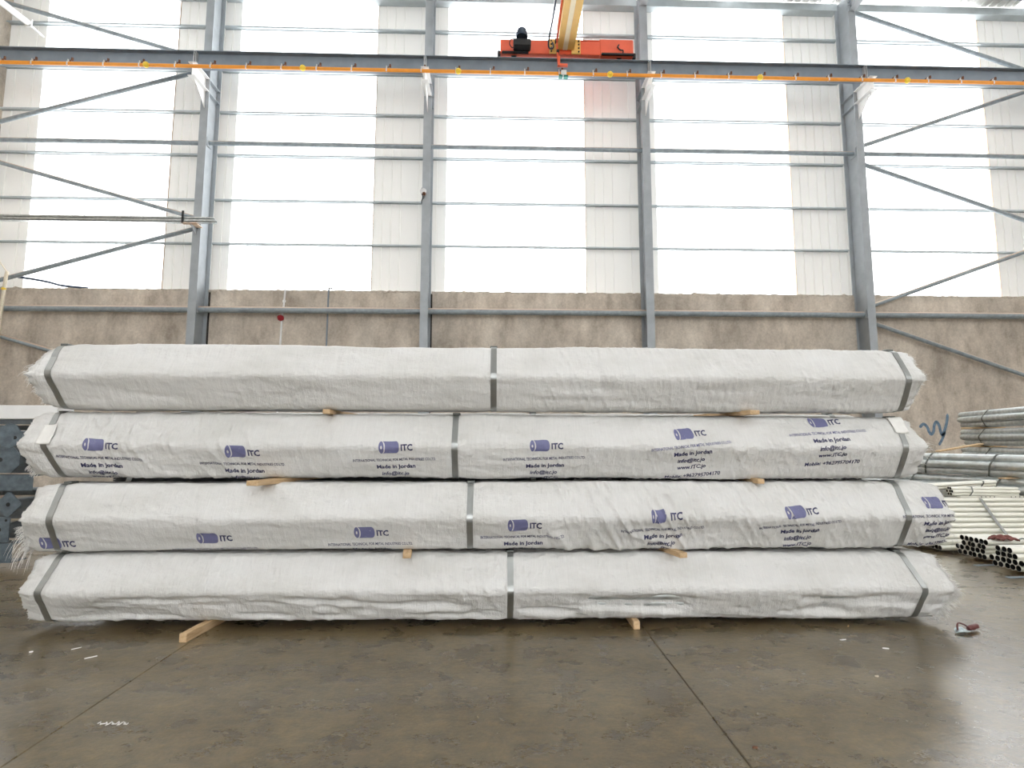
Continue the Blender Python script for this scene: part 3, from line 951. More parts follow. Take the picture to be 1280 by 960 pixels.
    BUND[k] = surf
    # pipes inside, showing at the open ends
    mb = MB(); r = .031
    for ring_q in range(-3, 4):
        for ring_r in range(-3, 4):
            if abs(ring_q + ring_r) > 3: continue
            py = (ring_q + ring_r / 2) * 2 * r; pz = ring_r * r * math.sqrt(3)
            jl = random.uniform(-.02, .05); jr = random.uniform(-.02, .05)
            xa = max(xl) + .005 + jl; xb = min(xr) - .005 - jr
            mb.tube([(xa, Y0 + SS + b * xa + py, z0 + a * xa + pz), (xb, Y0 + SS + b * xb + py, z0 + a * xb + pz)], r, 10, 0, True, .84)
    o = mb.build('pipe_core', ['galv', 'pipe_in'], root); o['kind'] = 'stuff'
    # steel straps with their seals
    for st in straps:
        ss = np.linspace(-PER / 2, PER / 2, 121)
        xc = interp3(ss, *st)
        w = .0205
        A, na, _ = surf(xc - w, ss, .0035); B, nb, _ = surf(xc + w, ss, .0035)
        mid = (A + B) / 2; nn = (na + nb) / 2
        vs = []; fs = []
        for q in range(len(ss)):
            e = Vector((w, 0, 0))
            c = Vector(mid[q]); n_ = Vector(nn[q]).normalized()
            vs += [c - e, c + e, c + e + n_ * .002, c - e + n_ * .002]
        for q in range(len(ss) - 1):
            for e in range(4):
                fs.append((4 * q + e, 4 * q + (e + 1) % 4, 4 * q + 4 + (e + 1) % 4, 4 * q + 4 + e))
        mb = MB(); mb.add(vs, fs, 0, False)
        so = mb.build('strap', 'strap', root)
        sp = np.array([SS + .035, SS + .10]); xx = interp3(sp, *st)
        pa, n1_, _ = surf(xx, sp, .006)
        c = (Vector(pa[0]) + Vector(pa[1])) / 2
        MB().box((c.x - .026, c.y - .035, c.z - .005), (c.x + .026, c.y + .035, c.z + .012), 0, .003).build('strap_seal', 'tie', so)
    # frayed edges
    for end, spec in ((-1, fr_left), (1, fr_right)):
        mb = MB()
        for (s0, s1, cnt, ln, hang) in spec:
            for q in range(cnt):
                sv = random.uniform(s0, s1)
                j = int((sv + PER / 2) / PER * m) % m
                xe = (XLs if end < 0 else XRs)[j]
                p, n_, _ = surf(np.array([xe - end * .01]), np.array([sv]), .001)
                p = Vector(p[0]); n_ = Vector(n_[0])
                l = ln * random.uniform(.4, 1.25)
                dr = Vector((end * random.uniform(.5, 1.0), 0, 0)) + n_ * random.uniform(-.2, .7) + Vector((0, 0, random.uniform(-.4, .3)))
                dr.normalize()
                pts = [p]
                for e in range(4):
                    dr = (dr + Vector((random.uniform(-.25, .25), random.uniform(-.25, .25), random.uniform(-.25, .25) - hang)) * .5).normalized()
                    pts.append(pts[-1] + dr * l / 4)
                r_ = random.uniform(.0007, .0015)
                mb.tube(pts, r_, 3, 0, False, 0, [r_, r_, r_, r_ * .8, r_ * .4])
        o = mb.build('fringe', 'thread', root); o['kind'] = 'stuff'
    # card labels under the straps
    for (x0, x1, s0, s1, skew) in tags:
        nu, nv = 8, 12
        vs = []; fs = []
        for q in range(nv + 1):
            for e in range(nu + 1):
                sv = s0 + (s1 - s0) * q / nv
                xx = x0 + (x1 - x0) * e / nu + skew * (q / nv)
                p, n_, _ = surf(np.array([xx]), np.array([sv]), .009 + .012 * (q / nv - .5) ** 2 + (.012 * (e / nu) ** 2 * (q / nv)))
                vs.append(tuple(p[0]))
        for q in range(nv):
            for e in range(nu):
                i0 = q * (nu + 1) + e
                fs.append((i0, i0 + 1, i0 + nu + 2, i0 + nu + 1))
        tg = MB().add(vs, fs, 0, True).build('label_tag', 'tag', root)
        so = tg.modifiers.new('thick', 'SOLIDIFY'); so.thickness = .002
    for pr in prints:
        make_print(surf, root, *pr)
    return root

# ---- printing -------------------------------------------------------------
_tx = {}
def text_geo(body, width, bold=0.0, shear=0.0):
    key = (body, bold, shear)
    if key not in _tx:
        cu = bpy.data.curves.new('t', 'FONT')
        cu.body = body; cu.size = 1; cu.offset = bold; cu.shear = shear; cu.resolution_u = 2
        cu.align_x = 'CENTER'; cu.align_y = 'CENTER'
        ob = bpy.data.objects.new('t', cu); COL.objects.link(ob)
        bpy.context.view_layer.update()
        me = bpy.data.meshes.new_from_object(ob.evaluated_get(bpy.context.evaluated_depsgraph_get()))
        import bmesh
        bm = bmesh.new(); bm.from_mesh(me)
        lim = .22 if len(body) < 15 else .5
        for _ in range(3):
            le = [e for e in bm.edges if e.calc_length() > lim]
            if not le: break
            bmesh.ops.subdivide_edges(bm, edges=le, cuts=1)
            bmesh.ops.triangulate(bm, faces=[q for q in bm.faces if len(q.verts) > 3])
        bm.to_mesh(me); bm.free()
        v = np.array([(p.co.x, p.co.y) for p in me.vertices]); f = [tuple(p.vertices) for p in me.polygons]
        bpy.data.objects.remove(ob); bpy.data.curves.remove(cu); bpy.data.meshes.remove(me)
        _tx[key] = (v, f)
    v, f = _tx[key]
    w = v[:, 0].max() - v[:, 0].min()
    c = (v[:, 0].max() + v[:, 0].min()) / 2
    return (v - np.array([c, 0])) * (width / w), f

def grid_patch(fl_, fr_, v0, v1, nu, nv):
    V = []; Fc = []
    for q in range(nv + 1):
        t = -1 + 2 * q / nv
        a, b_ = fl_(t), fr_(t); y = v0 + (v1 - v0) * q / nv
        for e in range(nu + 1):
            V.append((a + (b_ - a) * e / nu, y))
    for q in range(nv):
        for e in range(nu):
            i0 = q * (nu + 1) + e
            Fc.append((i0, i0 + 1, i0 + nu + 2, i0 + nu + 1))
    return np.array(V), Fc

def logo_geo(sq=1.0):
    out = []
    # round end face with a hole
    V = []; Fc = []
    n = 28
    for q in range(4):
        for k in range(n):
            t = 2 * math.pi * k / n
            f = q / 3
            V.append((-.052 * sq + math.cos(t) * (.0055 + (.0175 - .0055) * f) * sq, math.sin(t) * (.012 + (.045 - .012) * f)))
    for q in range(3):
        for k in range(n):
            Fc.append((q * n + k, q * n + (k + 1) % n, (q + 1) * n + (k + 1) % n, (q + 1) * n + k))
    out.append((np.array(V), Fc))
    # drum body
    out.append(grid_patch(lambda t: (-.046 + .020 * math.sqrt(max(0, 1 - t * t * .98))) * sq, lambda t: (.050 + .018 * math.sqrt(max(0, 1 - t * t))) * sq, -.044, .044, 12, 12))
    return out

LINES = [('ITC', .080, .120, -.008, .035, .0, 1.2), ('INTERNATIONAL TECHNICAL FOR METAL INDUSTRIES CO.LTD.', .57, .03, -.098, .014, 0, 1.4),
         ('Made in Jordan', .265, .035, -.153, .030, .0, 1.0), ('info@itc.jo', .19, .025, -.212, .026, .18, 1.0),
         ('www.ITC.jo', .20, .028, -.266, .026, .18, 1.0), ('Mobile: +962795704170', .39, .035, -.334, .022, .12, 1.0)]
def make_print(surf, root, x0, s0, tilt, sq=1.0, fade=False, slim=-.33):
    org = origin(root)
    def addp(V, Fc, v, f, off):
        c, sn = math.cos(tilt), math.sin(tilt)
        X = x0 + v[:, 0] * c - v[:, 1] * sn; S_ = s0 + v[:, 0] * sn + v[:, 1] * c
        p, n_, ok = surf(X, S_, off)
        ok &= S_ > slim
        k = len(V)
        V.extend(map(tuple, p))
        Fc.extend(tuple(i + k for i in q) for q in f if all(ok[i] for i in q))
    def link(name, V, Fc, m, stuff=False):
        used = sorted({i for q in Fc for i in q}); mp = {o: n for n, o in enumerate(used)}
        if not used: return
        me = bpy.data.meshes.new(name)
        me.from_pydata([(V[i][0] - org.x, V[i][1] - org.y, V[i][2] - org.z) for i in used], [], [tuple(mp[i] for i in q) for q in Fc])
        me.materials.append(M[m])
        o = put(bpy.data.objects.new(name, me), root)
        if stuff: o['kind'] = 'stuff'
    V = []; Fc = []
    for v, f in logo_geo(sq):
        addp(V, Fc, v, f, .0020)
    link('printed_logo', V, Fc, 'ink_logo')
    V = []; Fc = []; V2 = []; F2 = []
    for (body, w, du, dv, bold, sh, vs) in LINES:
        v, f = text_geo(body, w, bold, sh)
        v = v * np.array([1, vs]) + np.array([du, dv])
        if fade and len(body) > 30: addp(V2, F2, v, f, .0024)
        else: addp(V, Fc, v, f, .0024)
    link('printed_lettering', V, Fc, 'ink', True)
    link('printed_lettering', V2, F2, 'ink_logo', True)

ALLR = (-.40, .40)
make_bundle(1, 3.683, .004, .277, -.004, (-3.08, -3.10, -3.13), (3.10, 3.165, 3.09),
            [(-2.937, -2.974, -2.974), (.098, .098, .098), (2.869, 2.937, 2.935)], 101,
            [(-3.1, 3.2, .006, 7, .35), (1.9, 3.1, .005, 16, .5)],
            [(-2.9, 3.1, -.27, -.02, .050), (-2.5, 3.0, .03, .2, .012)],
            'plain white wrapped pipe bundle resting on timbers at the bottom of the stack',
            fr_left=[(-.3, .3, 40, .012, .1)], fr_right=[(-.26, .26, 320, .04, .25), (-.22, .0, 200, .06, .35)])
make_bundle(2, 3.653, .009, .757, 0, (-3.07, -3.11, -3.12), (3.15, 3.185, 3.19),
            [(-2.925, -2.905, -2.922), (-.178, -.178, -.178), (2.851, 2.847, 2.85)], 202,
            [(-3.1, .2, .0025, 7, .3), (.25, 1.5, .021, 9, .55), (.6, 3.15, .0115, 15, .6)],
            [(-2.9, .3, -.22, .0, .008)],
            'wrapped pipe bundle second from the floor, prints cut off along its lower edge',
            prints=[(-2.949, -.185, 0.0), (-1.922, -.149, .016), (-.883, -.112, .02), (.147, -.052, .028), (1.10, .008, .06, .72), (2.052, .036, .09), (3.053, .102, .02)],
            fr_left=[(-.30, -.06, 220, .045, .35), (-.30, -.12, 40, .16, 1.2), (.0, .3, 20, .01, .1)], fr_right=[(-.25, -.02, 7, .16, 1.3), (-.3, .3, 50, .018, .1)])
make_bundle(3, 3.693, .002, 1.235, -.003, (-3.20, -3.228, -3.19), (2.99, 3.046, 3.01),
            [(-3.049, -3.034, -2.976), (-.288, -.288, -.288), (2.907, 2.876, 2.882)], 303,
            [(-3.2, -1.6, .014, 8, .45), (-2.0, 1.2, .005, 8, .2), (.9, 3.0, .006, 18, .5)],
            [(-.4, 1.2, -.2, .05, .010)],
            'wrapped pipe bundle third from the floor, with two white card labels under its straps',
            prints=[(-2.706, .002, -.04), (-1.766, -.044, -.02), (-.734, -.008, .035), (.299, .006, .03), (1.315, .103, .115, 1.0, True), (2.312, .208, .075, 1.0, True)],
            fr_left=[(-.30, -.16, 90, .035, .7), (-.1, .3, 20, .01, .1)], fr_right=[(-.2, .05, 16, .07, .4), (-.3, .3, 40, .02, .1)],
            tags=[(-3.085, -2.985, .005, .15, .0), (2.838, 2.94, .118, .26, .0)])
make_bundle(4, 3.62, .005, 1.711, -.001, (-3.06, -3.145, -3.09), (3.00, 3.02, 2.96),
            [(-3.009, -2.981, -2.946), (-.022, -.022, -.022), (2.877, 2.884, 2.906)], 404,
            [(-3.1, -1.0, .005, 6, .3), (.2, 3.0, .006, 17, .45)],
            [(-3.0, -.3, -.25, -.02, .014), (.0, 2.8, -.22, -.04, .010)],
            'plain white wrapped pipe bundle on top of the stack',
            fr_left=[(-.25, .26, 90, .02, .2), (-.15, .1, 8, .07, .9)], fr_right=[(-.2, .26, 100, .022, .15)])

# ---- second row right behind, glimpsed through the gaps; lower two coloured dark as gap shade
for k, (z0, lab) in enumerate(((.315, 'wrapped bundle of the hidden rear row, coloured dark as gap shade, lowest, glimpsed through the gaps'), (.793, 'wrapped bundle of the hidden rear row, coloured dark as gap shade, middle, glimpsed through the gaps'), (1.271, 'wrapped bundle of the hidden rear row, topmost, glimpsed through the narrow upper gap'))):
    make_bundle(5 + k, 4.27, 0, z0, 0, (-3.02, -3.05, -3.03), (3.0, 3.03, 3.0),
                [(-2.9, -2.9, -2.9), (.3, .3, .3), (2.8, 2.8, 2.8)], 500 + k * 17, [(-3, 3, .003, 8, .3)], [], lab, cover='fabric' if k == 2 else 'gap_shade',
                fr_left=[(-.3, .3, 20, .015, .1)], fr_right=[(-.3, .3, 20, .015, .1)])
for xx, lab in ((-2.2, 'floor timber under the rear row of bundles, left end'), (2.1, 'floor timber under the rear row of bundles, right end')):
    for k, (a, b) in enumerate(((0, .0915), (.538, .569), (1.016, 1.047))):
        o = MB().box((xx, 4.30, a), (xx + .06, 4.76, b), 0, .003).build('timber_bearer', 'wood', None, (xx, 4.5, a))
        tag(o, lab if k == 0 else lab.replace('floor timber under', 'thin timber between').replace('rear row of bundles', ['', 'two lower rear bundles', 'two upper rear bundles'][k]), 'timber', 'timbers of the rear row')

# ---- timbers between the bundles
TB = [((-1.167, 3.70), 1.4575, 1.488, .05, 0.02, 'pale square timber end between the two upper bundles, left half of the stack'),
      ((1.79, 3.66), 1.4575, 1.488, .075, -.16, 'pale wide timber end between the two upper bundles, right half of the stack'),
      ((-1.60, 3.60), .9795, 1.012, .09, .30, 'skewed timber wedge below the third bundle from the floor, left half of the stack'),
      ((1.84, 3.72), .9795, 1.012, .05, 0.0, 'small square timber end below the third bundle from the floor, right of centre'),
      ((-.59, 3.66), .4995, .534, .055, -.12, 'splintered timber end resting on the bottom bundle, left of its middle strap'),
      ((1.25, 3.63), .4995, .534, .055, -.22, 'timber end resting on the bottom bundle, right of its middle strap'),
      ((-1.985, 3.60), .0, .0545, .05, .12, 'timber bearer on the floor, long end sticking out under the bottom bundle'),
      ((.958, 3.76), .0, .0545, .045, .0, 'timber bearer on the floor, barely peeking out right of the middle strap')]
for (p, z0, z1, w, ang, lab) in TB:
    c, s_ = math.cos(ang), math.sin(ang)
    mb = MB()
    mb.box((-w / 2, 0, 0), (w / 2, .82, z1 - z0), 0, .003)
    o = mb.build('timber_bearer', 'wood', None)
    o.location = (p[0], p[1], z0); o.rotation_euler = (0, 0, -ang)
    tag(o, lab, 'timber', 'timbers under the bundles')
# ================================================================== STACKED POSTS AND BEAMS, LEFT
def oct_plate(mb, c, w, h, cut, t, ang, tilt=0.0, holes=((0, 0, .016),)):
    """base plate facing the hall (-Y), corners cut, thickness t"""
    p = [(-w / 2 + cut, -h / 2), (w / 2 - cut, -h / 2), (w / 2, -h / 2 + cut), (w / 2, h / 2 - cut), (w / 2 - cut, h / 2), (-w / 2 + cut, h / 2), (-w / 2, h / 2 - cut), (-w / 2, -h / 2 + cut)]
    ca_, sa_ = math.cos(ang), math.sin(ang)
    n = len(p)
    vs = []
    for y in (0, t):
        for a, b in p:
            vs.append((c[0] + a * ca_ - b * sa_, c[1] + y + (a * ca_ - b * sa_) * tilt, c[2] + a * sa_ + b * ca_))
    fs = [tuple(range(n)), tuple(range(n, 2 * n))[::-1]] + [(i, (i + 1) % n, n + (i + 1) % n, n + i) for i in range(n)]
    mb.add(vs, fs)
POSTS = [((-4.80, 5.44, 1.312), .20, .225, .05, .5, 'galvanized post with a tilted dark base plate, topmost under the white beam', [(.05, -.02, .018)], .15),
         ((-4.835, 5.46, 1.075), .28, .25, .075, .0, 'galvanized post with a broad eight-sided base plate, second from the top', [(-.045, 0, .022)], .0),
         ((-4.765, 5.46, .642), .185, .185, .012, math.pi / 4, 'galvanized post with a diamond-set square base plate', [(0, 0, .02)], .0),
         ((-4.86, 5.46, .40), .25, .24, .012, .0, 'galvanized post with an upright square base plate near the floor', [(.03, 0, .022), (.09, .09, .012)], .0)]
for (c, w, h, cut, ang, lab, holes, tl) in POSTS:
    t = thing('galvanized_post', (c[0], 6.6, c[2] - h / 2), lab, 'post', 'stacked posts behind the left end')
    mb = MB(); oct_plate(mb, c, w, h, cut, .012, ang, tl)
    bp_ = mb.build('base_plate', 'galv_post', t)
    mb = MB().box((c[0] - .05, c[1] + .03, c[2] - .05), (c[0] + .05, c[1] + 2.4, c[2] + .05), 0, .008)
    mb.build('tube', 'galv_dull', t)
    for hx, hz, r in holes:
        MB().lathe((c[0] + hx, c[1] - .0015 + hx * tl, c[2] + hz), (0, 1, 0), [(0, r), (.012, r)], 14).build('bolt_hole', 'pipe_in', bp_)
def channel(name, x0, x1, y, z0, z1, d, m, lab, cat='beam', grp='stacked channels behind the left end'):
    t = .01
    pr = [(y, z0), (y + d, z0), (y + d, z0 + t), (y + t, z0 + t), (y + t, z1 - t), (y + d, z1 - t), (y + d, z1), (y, z1)]
    o = MB().extrude(pr, 'x', x0, x1).build(name, m, None, ((x0 + x1) / 2, y, z0))
    return tag(o, lab, cat, grp)
o = MB().box((-8.6, 5.44, 1.475), (-4.36, 5.66, 1.612), 0, .006).build('box_beam', 'white', None, (-6.4, 5.5, 1.475))
tag(o, 'long white box beam lying on top of the stacked posts', 'beam')
channel('steel_channel', -8.6, -4.52, 5.46, 1.425, 1.472, .12, 'galv_dull', 'thin dark strip directly under the white box beam')  # dark strip under the white beam, drawn with a channel section
channel('steel_channel', -8.6, -4.56, 5.47, .775, .925, .16, 'galv_post', 'blue-grey steel channel at mid height between the stacked base plates')
channel('steel_channel', -8.6, -4.70, 5.47, .085, .268, .18, 'galv_post', 'blue-grey steel channel lowest in the stack, near the floor')
for k, (z, xe, y, zt_) in enumerate(((.272, -4.55, 5.75, .345), (.46, -4.50, 5.80, .585), (.70, -4.48, 5.78, .77), (.93, -4.55, 5.74, 1.02), (1.13, -4.47, 5.78, 1.255), (1.37, -4.5, 5.76, 1.42))):
    channel('steel_channel', -8.6, xe, y, z, zt_, .14, 'galv_dull', ['dark channel behind the lowest square base plate', 'dark channel behind the diamond plate, lower edge', 'dark channel behind the diamond plate, upper edge', 'dark channel behind the eight-sided plate, lower edge', 'pale-edged channel behind the eight-sided plate', 'dark channel behind the topmost tilted plate'][k])
o = MB().box((-5.4, 5.48, 1.165), (-4.99, 5.6, 1.195), 0, .004).build('timber_spacer', 'wood', None, (-5, 5.45, 1.165))
tag(o, 'short brown timber spacer between the stacked base plates', 'timber')
for xx, lab in ((-5.6, 'floor timber under the left stack, at its nearer end'), (-7.9, 'floor timber under the left stack, at its far end')):
    o = MB().box((xx, 5.44, 0), (xx + .09, 6.4, .085), 0, .004).build('timber_bearer', 'wood', None, (xx, 5.9, 0))
    tag(o, lab, 'timber', 'timbers under the left stack')

# ================================================================== PIPE STACKS, RIGHT
_pm = {}
def pipe_mesh(L_, r, n, m, wall=.90):
    key = (round(L_, 3), r, n, m)
    if key not in _pm:
        _pm[key] = MB().tube([(0, 0, 0), (L_, 0, 0)], r, n, 0, True, wall).mesh('pipe', [m, 'pipe_in'])
    return _pm[key]
def pipes(root, cells, x0, x1, r, m, jit=.02, n=10, yaw=0.0, pitch=0.0, seed=1):
    """one pipe per (y, z) cell, children of the root"""
    rr = random.Random(seed)
    base = root.location
    me = pipe_mesh(x1 - x0, r, n, m)
    out = []
    for (y, z) in cells:
        o = bpy.data.objects.new('pipe', me); put(o, root)
        o.location = (x0 + rr.uniform(-jit, jit) - base.x, y - base.y, z - base.z)
        out.append(o)
    root.rotation_euler = (0, -pitch, yaw)
    return out
def band(root, x, pts, w, name='tie_band', m='tie', skew=0.0, thick=.004):
    """band around the given outline (y,z) in root-relative coordinates at local x"""
    base = root.location
    n = len(pts); vs = []; fs = []
    cy = sum(p[0] for p in pts) / n; cz = sum(p[1] for p in pts) / n
    for i, (y, z) in enumerate(pts):
        d = Vector((y - cy, z - cz)).normalized() * thick
        sx = x + skew * (z - cz)
        vs += [(sx - w / 2 - base.x, y - base.y, z - base.z), (sx + w / 2 - base.x, y - base.y, z - base.z), (sx + w / 2 - base.x, y + d.x - base.y, z + d.y - base.z), (sx - w / 2 - base.x, y + d.x - base.y, z + d.y - base.z)]
    for i in range(n):
        j = (i + 1) % n
        for e in range(4):
            f = (e + 1) % 4
            fs.append((4 * i + e, 4 * i + f, 4 * j + f, 4 * j + e))
    mb = MB().add(vs, fs)
    o = bpy.data.objects.new(name, mb.mesh(name, m)); put(o, root)
    return o

# -- five tied bundles of seven wide pipes, one on top of the other
R7 = .054
def seven(y, z):
    c = [(y, z)]
    for k in range(6):
        a = math.radians(60 * k)
        c.append((y + math.cos(a) * 2 * R7, z + math.sin(a) * 2 * R7))
    return c
def hexout(y, z, r):
    out = []
    for k in range(6):
        a = math.radians(60 * k)
        for da in (-28, 0, 28):
            b_ = math.radians(60 * k + da)
            out.append((y + math.cos(a) * 2 * r + math.cos(b_) * r * 1.03, z + math.sin(a) * 2 * r + math.sin(b_) * r * 1.03))
    return out
HZ = 2 * R7 * math.sin(math.radians(60)) + R7   # half height of a bundle
def along(root, cells, P, az, L_, seed, ties):
    '''pipes of one bundle: cells are (side, height) offsets; P is the far end, az the heading toward the near end'''
    rr = random.Random(seed)
    root.rotation_euler = (0, 0, az)
    me = pipe_mesh(L_, R7, 16, 'galv')
    for k, (y, z) in enumerate(cells):
        o = bpy.data.objects.new('pipe', me); put(o, root)
        o.location = (rr.uniform(-.06, .06) - (.07 if k in (3,) else 0), y, z)
    ring = [(y, z) for y, z in hexout(0, 0, R7)]
    n = len(ring)
    for xt in ties:
        vs = []; fs = []
        for (y, z) in ring:
            for dx, sc in ((-.011, 1), (.011, 1), (.011, 1.035), (-.011, 1.035)):
                vs.append((xt + dx + .35 * z, y * sc, z * sc))
        for i in range(n):
            j = (i + 1) % n
            for e in range(4):
                f = (e + 1) % 4
                fs.append((4 * i + e, 4 * i + f, 4 * j + f, 4 * j + e))
        put(bpy.data.objects.new('tie_wire', MB().add(vs, fs).mesh('tie_wire', 'tie')), root)
AZ1, AZ2 = math.atan2(-1, .45), math.atan2(-1, -.342)
stackA = [(.31, 'wide-pipe bundle lowest in the stack beyond the small pipes, mostly hidden'),
          (.62, 'wide-pipe bundle just above the small pipes, only its top pipes showing'),
          (.93, 'wide-pipe bundle with two tie wires, its left end hidden by the wrapped stack')]
stackB = [(.345, 'wide-pipe bundle lowest in the far right stack, hidden by nearer pipes'), (.672, 'wide-pipe bundle second from the floor in the far right stack, hidden by nearer pipes'),
          (.999, 'wide-pipe bundle third from the floor in the far right stack, nearly hidden'),
          (1.326, 'wide-pipe bundle second from the top of the far right stack'), (1.653, 'wide-pipe bundle on top of the far right stack')]
GRP = 'tied bundles of wide galvanized pipes'
for i, (z, lab) in enumerate(stackA):
    t = thing('wide_pipe_bundle', (4.685, 12.1, z), lab, 'bundle', GRP)
    along(t, seven(0, 0), None, AZ1, 5.85, 30 + i, [.4, 2.6, [4.4, 4.3, 4.55][i], [5.3, 5.35, 5.32][i]])
for i, (z, lab) in enumerate(stackB):
    t = thing('wide_pipe_bundle', (8.92, 9.9, z), lab, 'bundle', GRP)
    along(t, seven(0, 0), None, AZ2, 3.15, 40 + i, [.85 if i != 3 else .7, 2.6])
def spacer(x, y, z0, z1, az, lab, w=.09, l=.62, name='timber_spacer'):
    o = MB().box((-w / 2, -l / 2, 0), (w / 2, l / 2, z1 - z0), 0, .004).build(name, 'wood', None)
    o.location = (x, y, z0); o.rotation_euler = (0, 0, az)
    tag(o, lab, 'timber', 'timbers in the wide pipe stacks')
for k, (f, wh) in enumerate(((1.0, 'far'), (5.5, 'near'))):
    x, y = 4.685 + .4104 * f, 12.1 - .912 * f
    spacer(x, y, 0, .31 - HZ, AZ1, 'floor timber under the %s end of the middle wide-pipe stack' % wh)
    spacer(x, y, .31 + HZ, .62 - HZ, AZ1, 'thin timber above the lowest bundle of the middle stack, %s end' % wh)
    spacer(x, y, .62 + HZ, .93 - HZ, AZ1, 'thin timber between the upper bundles of the middle stack, %s end' % wh)
for k, (f, wh) in enumerate(((.5, 'far'), (2.4, 'near'))):
    x, y = 8.92 - .3236 * f, 9.9 - .946 * f
    spacer(x, y, 0, .345 - HZ, AZ2, 'floor timber under the %s end of the far right stack' % wh)
    for j in range(4):
        spacer(x, y, stackB[j][0] + HZ, stackB[j + 1][0] - HZ, AZ2, 'timber %s of the far right stack, %s end' % (['above the lowest bundle', 'above the second bundle', 'under the second bundle from the top', 'under the topmost bundle'][j], wh))
o = MB().box((0, -.05, 0), (.74, .05, .022), 0, .004).build('loose_plank', 'wood', None)
o.location = (7.02, 8.4, 1.085); o.rotation_euler = (0, -.16, .0)
tag(o, 'brown plank leaning at the left end of the far right pipe stack', 'timber')

# -- large pile of slim pipes behind, stepping back as it rises
RS = .030
t = thing('slim_pipe_pile', (8.2, 6.8, 0), 'wide pile of slim pale pipes, its near side stepping back as it rises', 'pile of pipes')
cells = []
lay = 10
for j in range(lay):
    z = RS + .03 + j * .053
    y0 = 6.10 + .055 * j
    y = y0
    nmax = 99
    while y < 6.73:
        cells.append((y, z))
        y += .0605
pipes(t, cells, 5.03, 11.2, RS, 'galv_pale', .05, 10, 0, 0, 5)
for xx in (5.9, 8.2, 10.6):
    MB().box((xx, 6.05, 0), (xx + .09, 6.76, .03), 0, .003).build('skid', 'wood', t)
# steel band across the near side
vs = []
def bandline(pts, w, name, parent, m='strap', th=.004):
    base = origin(parent); mb = MB()
    for i in range(len(pts) - 1):
        a = Vector(pts[i]); b = Vector(pts[i + 1])
        e = Vector((w / 2, 0, 0)); u = Vector((0, -th, th))
        mb.add([a - e, a + e, b + e, b - e, a - e + u, a + e + u, b + e + u, b - e + u], [(0, 1, 2, 3), (4, 7, 6, 5), (0, 4, 5, 1), (1, 5, 6, 2), (2, 6, 7, 3), (3, 7, 4, 0)])
    return mb.build(name, m, parent)
bandline([(6.02, 6.72, .575), (6.0, 6.62, .575), (5.99, 6.56, .545), (5.93, 6.33, .335), (5.90, 6.16, .18)], .035, 'steel_band', t)

# -- two small tied bundles lying on the pile
def small_bundle(name, end, end2, r, offs, lab, ties):
    a = Vector(end); b = Vector(end2)
    t = thing(name, a, lab, 'bundle', 'small tied pipe bundles on the pile')
    d = (b - a); L_ = d.length
    me = pipe_mesh(L_, r, 10, 'galv_pale', .8)
    t.rotation_euler = (0, -math.asin(d.z / L_), math.atan2(d.y, d.x))
    for k, (oy, oz) in enumerate(offs):
        o = bpy.data.objects.new('pipe', me); put(o, t); o.location = (random.uniform(-.01, .01), oy, oz)
    ring = []
    for k in range(20):
        dy, dz = math.cos(k * math.pi / 10), math.sin(k * math.pi / 10)
        p_ = max(offs, key=lambda q: q[0] * dy + q[1] * dz)
        ring.append((p_[0] + dy * r * 1.02, p_[1] + dz * r * 1.02))
    for x in ties:
        n = len(ring); vs = []; fs = []
        for (y, z) in ring:
            for dx, sc in ((-.008, 1), (.008, 1), (.008, 1.05), (-.008, 1.05)):
                vs.append((x + dx + z * .3, y * sc, z * sc))
        for i in range(n):
            j = (i + 1) % n
            for e in range(4):
                f = (e + 1) % 4
                fs.append((4 * i + e, 4 * i + f, 4 * j + f, 4 * j + e))
        o = bpy.data.objects.new('tie_wire', MB().add(vs, fs).mesh('tie_wire', 'tie')); put(o, t)
    return t
r = .0205
o7 = [(0, 0)] + [(math.cos(math.radians(60 * k)) * 2 * r, math.sin(math.radians(60 * k)) * 2 * r) for k in range(6)]
small_bundle('slim_pipe_bundle', (5.70, 6.68, .640), (6.54, 6.66, .634), r, o7, 'short bundle of seven thin pipes with black hollow ends facing left', [.24])
r = .022
o4 = [(-.022, -.012), (.022, -.012), (-.044, .026), (0, .026), (.044, .026)]
small_bundle('slim_pipe_bundle', (5.30, 6.86, .655), (6.44, 6.86, .715), r, o4, 'thin pipe bundle with its right end raised, against the wide pipes', [.95])
for xx, zz in ((5.5, .615), (6.3, .655)):
    o = MB().box((xx, 6.80, 0), (xx + .08, 6.92, zz), 0, .004).build('timber_prop', 'wood', None, (xx, 6.86, 0))
    tag(o, 'upright timber prop under the raised thin pipe bundle, %s end' % ('left' if xx < 6 else 'right'), 'timber')
# perforated bar
t = thing('perforated_bar', (6.6, 6.62, .578), 'pale flat bar with a row of small dark holes on the pipe pile', 'bar')
MB().box((5.75, 6.585, .568), (8.2, 6.63, .586)).build('bar', 'galv_pale', t)
mb = MB()
for k in range(9):
    xx = 6.02 + k * .055 + (.16 if k > 3 else 0)
    mb.lathe((xx, 6.584, .576), (0, -1, 0), [(0, .007), (.0015, .007)], 8)
    mb.lathe((xx, 6.605, .584), (0, 0, 1), [(0, .010), (.0015, .010)], 8)
mb.build('holes', 'pipe_in', t)

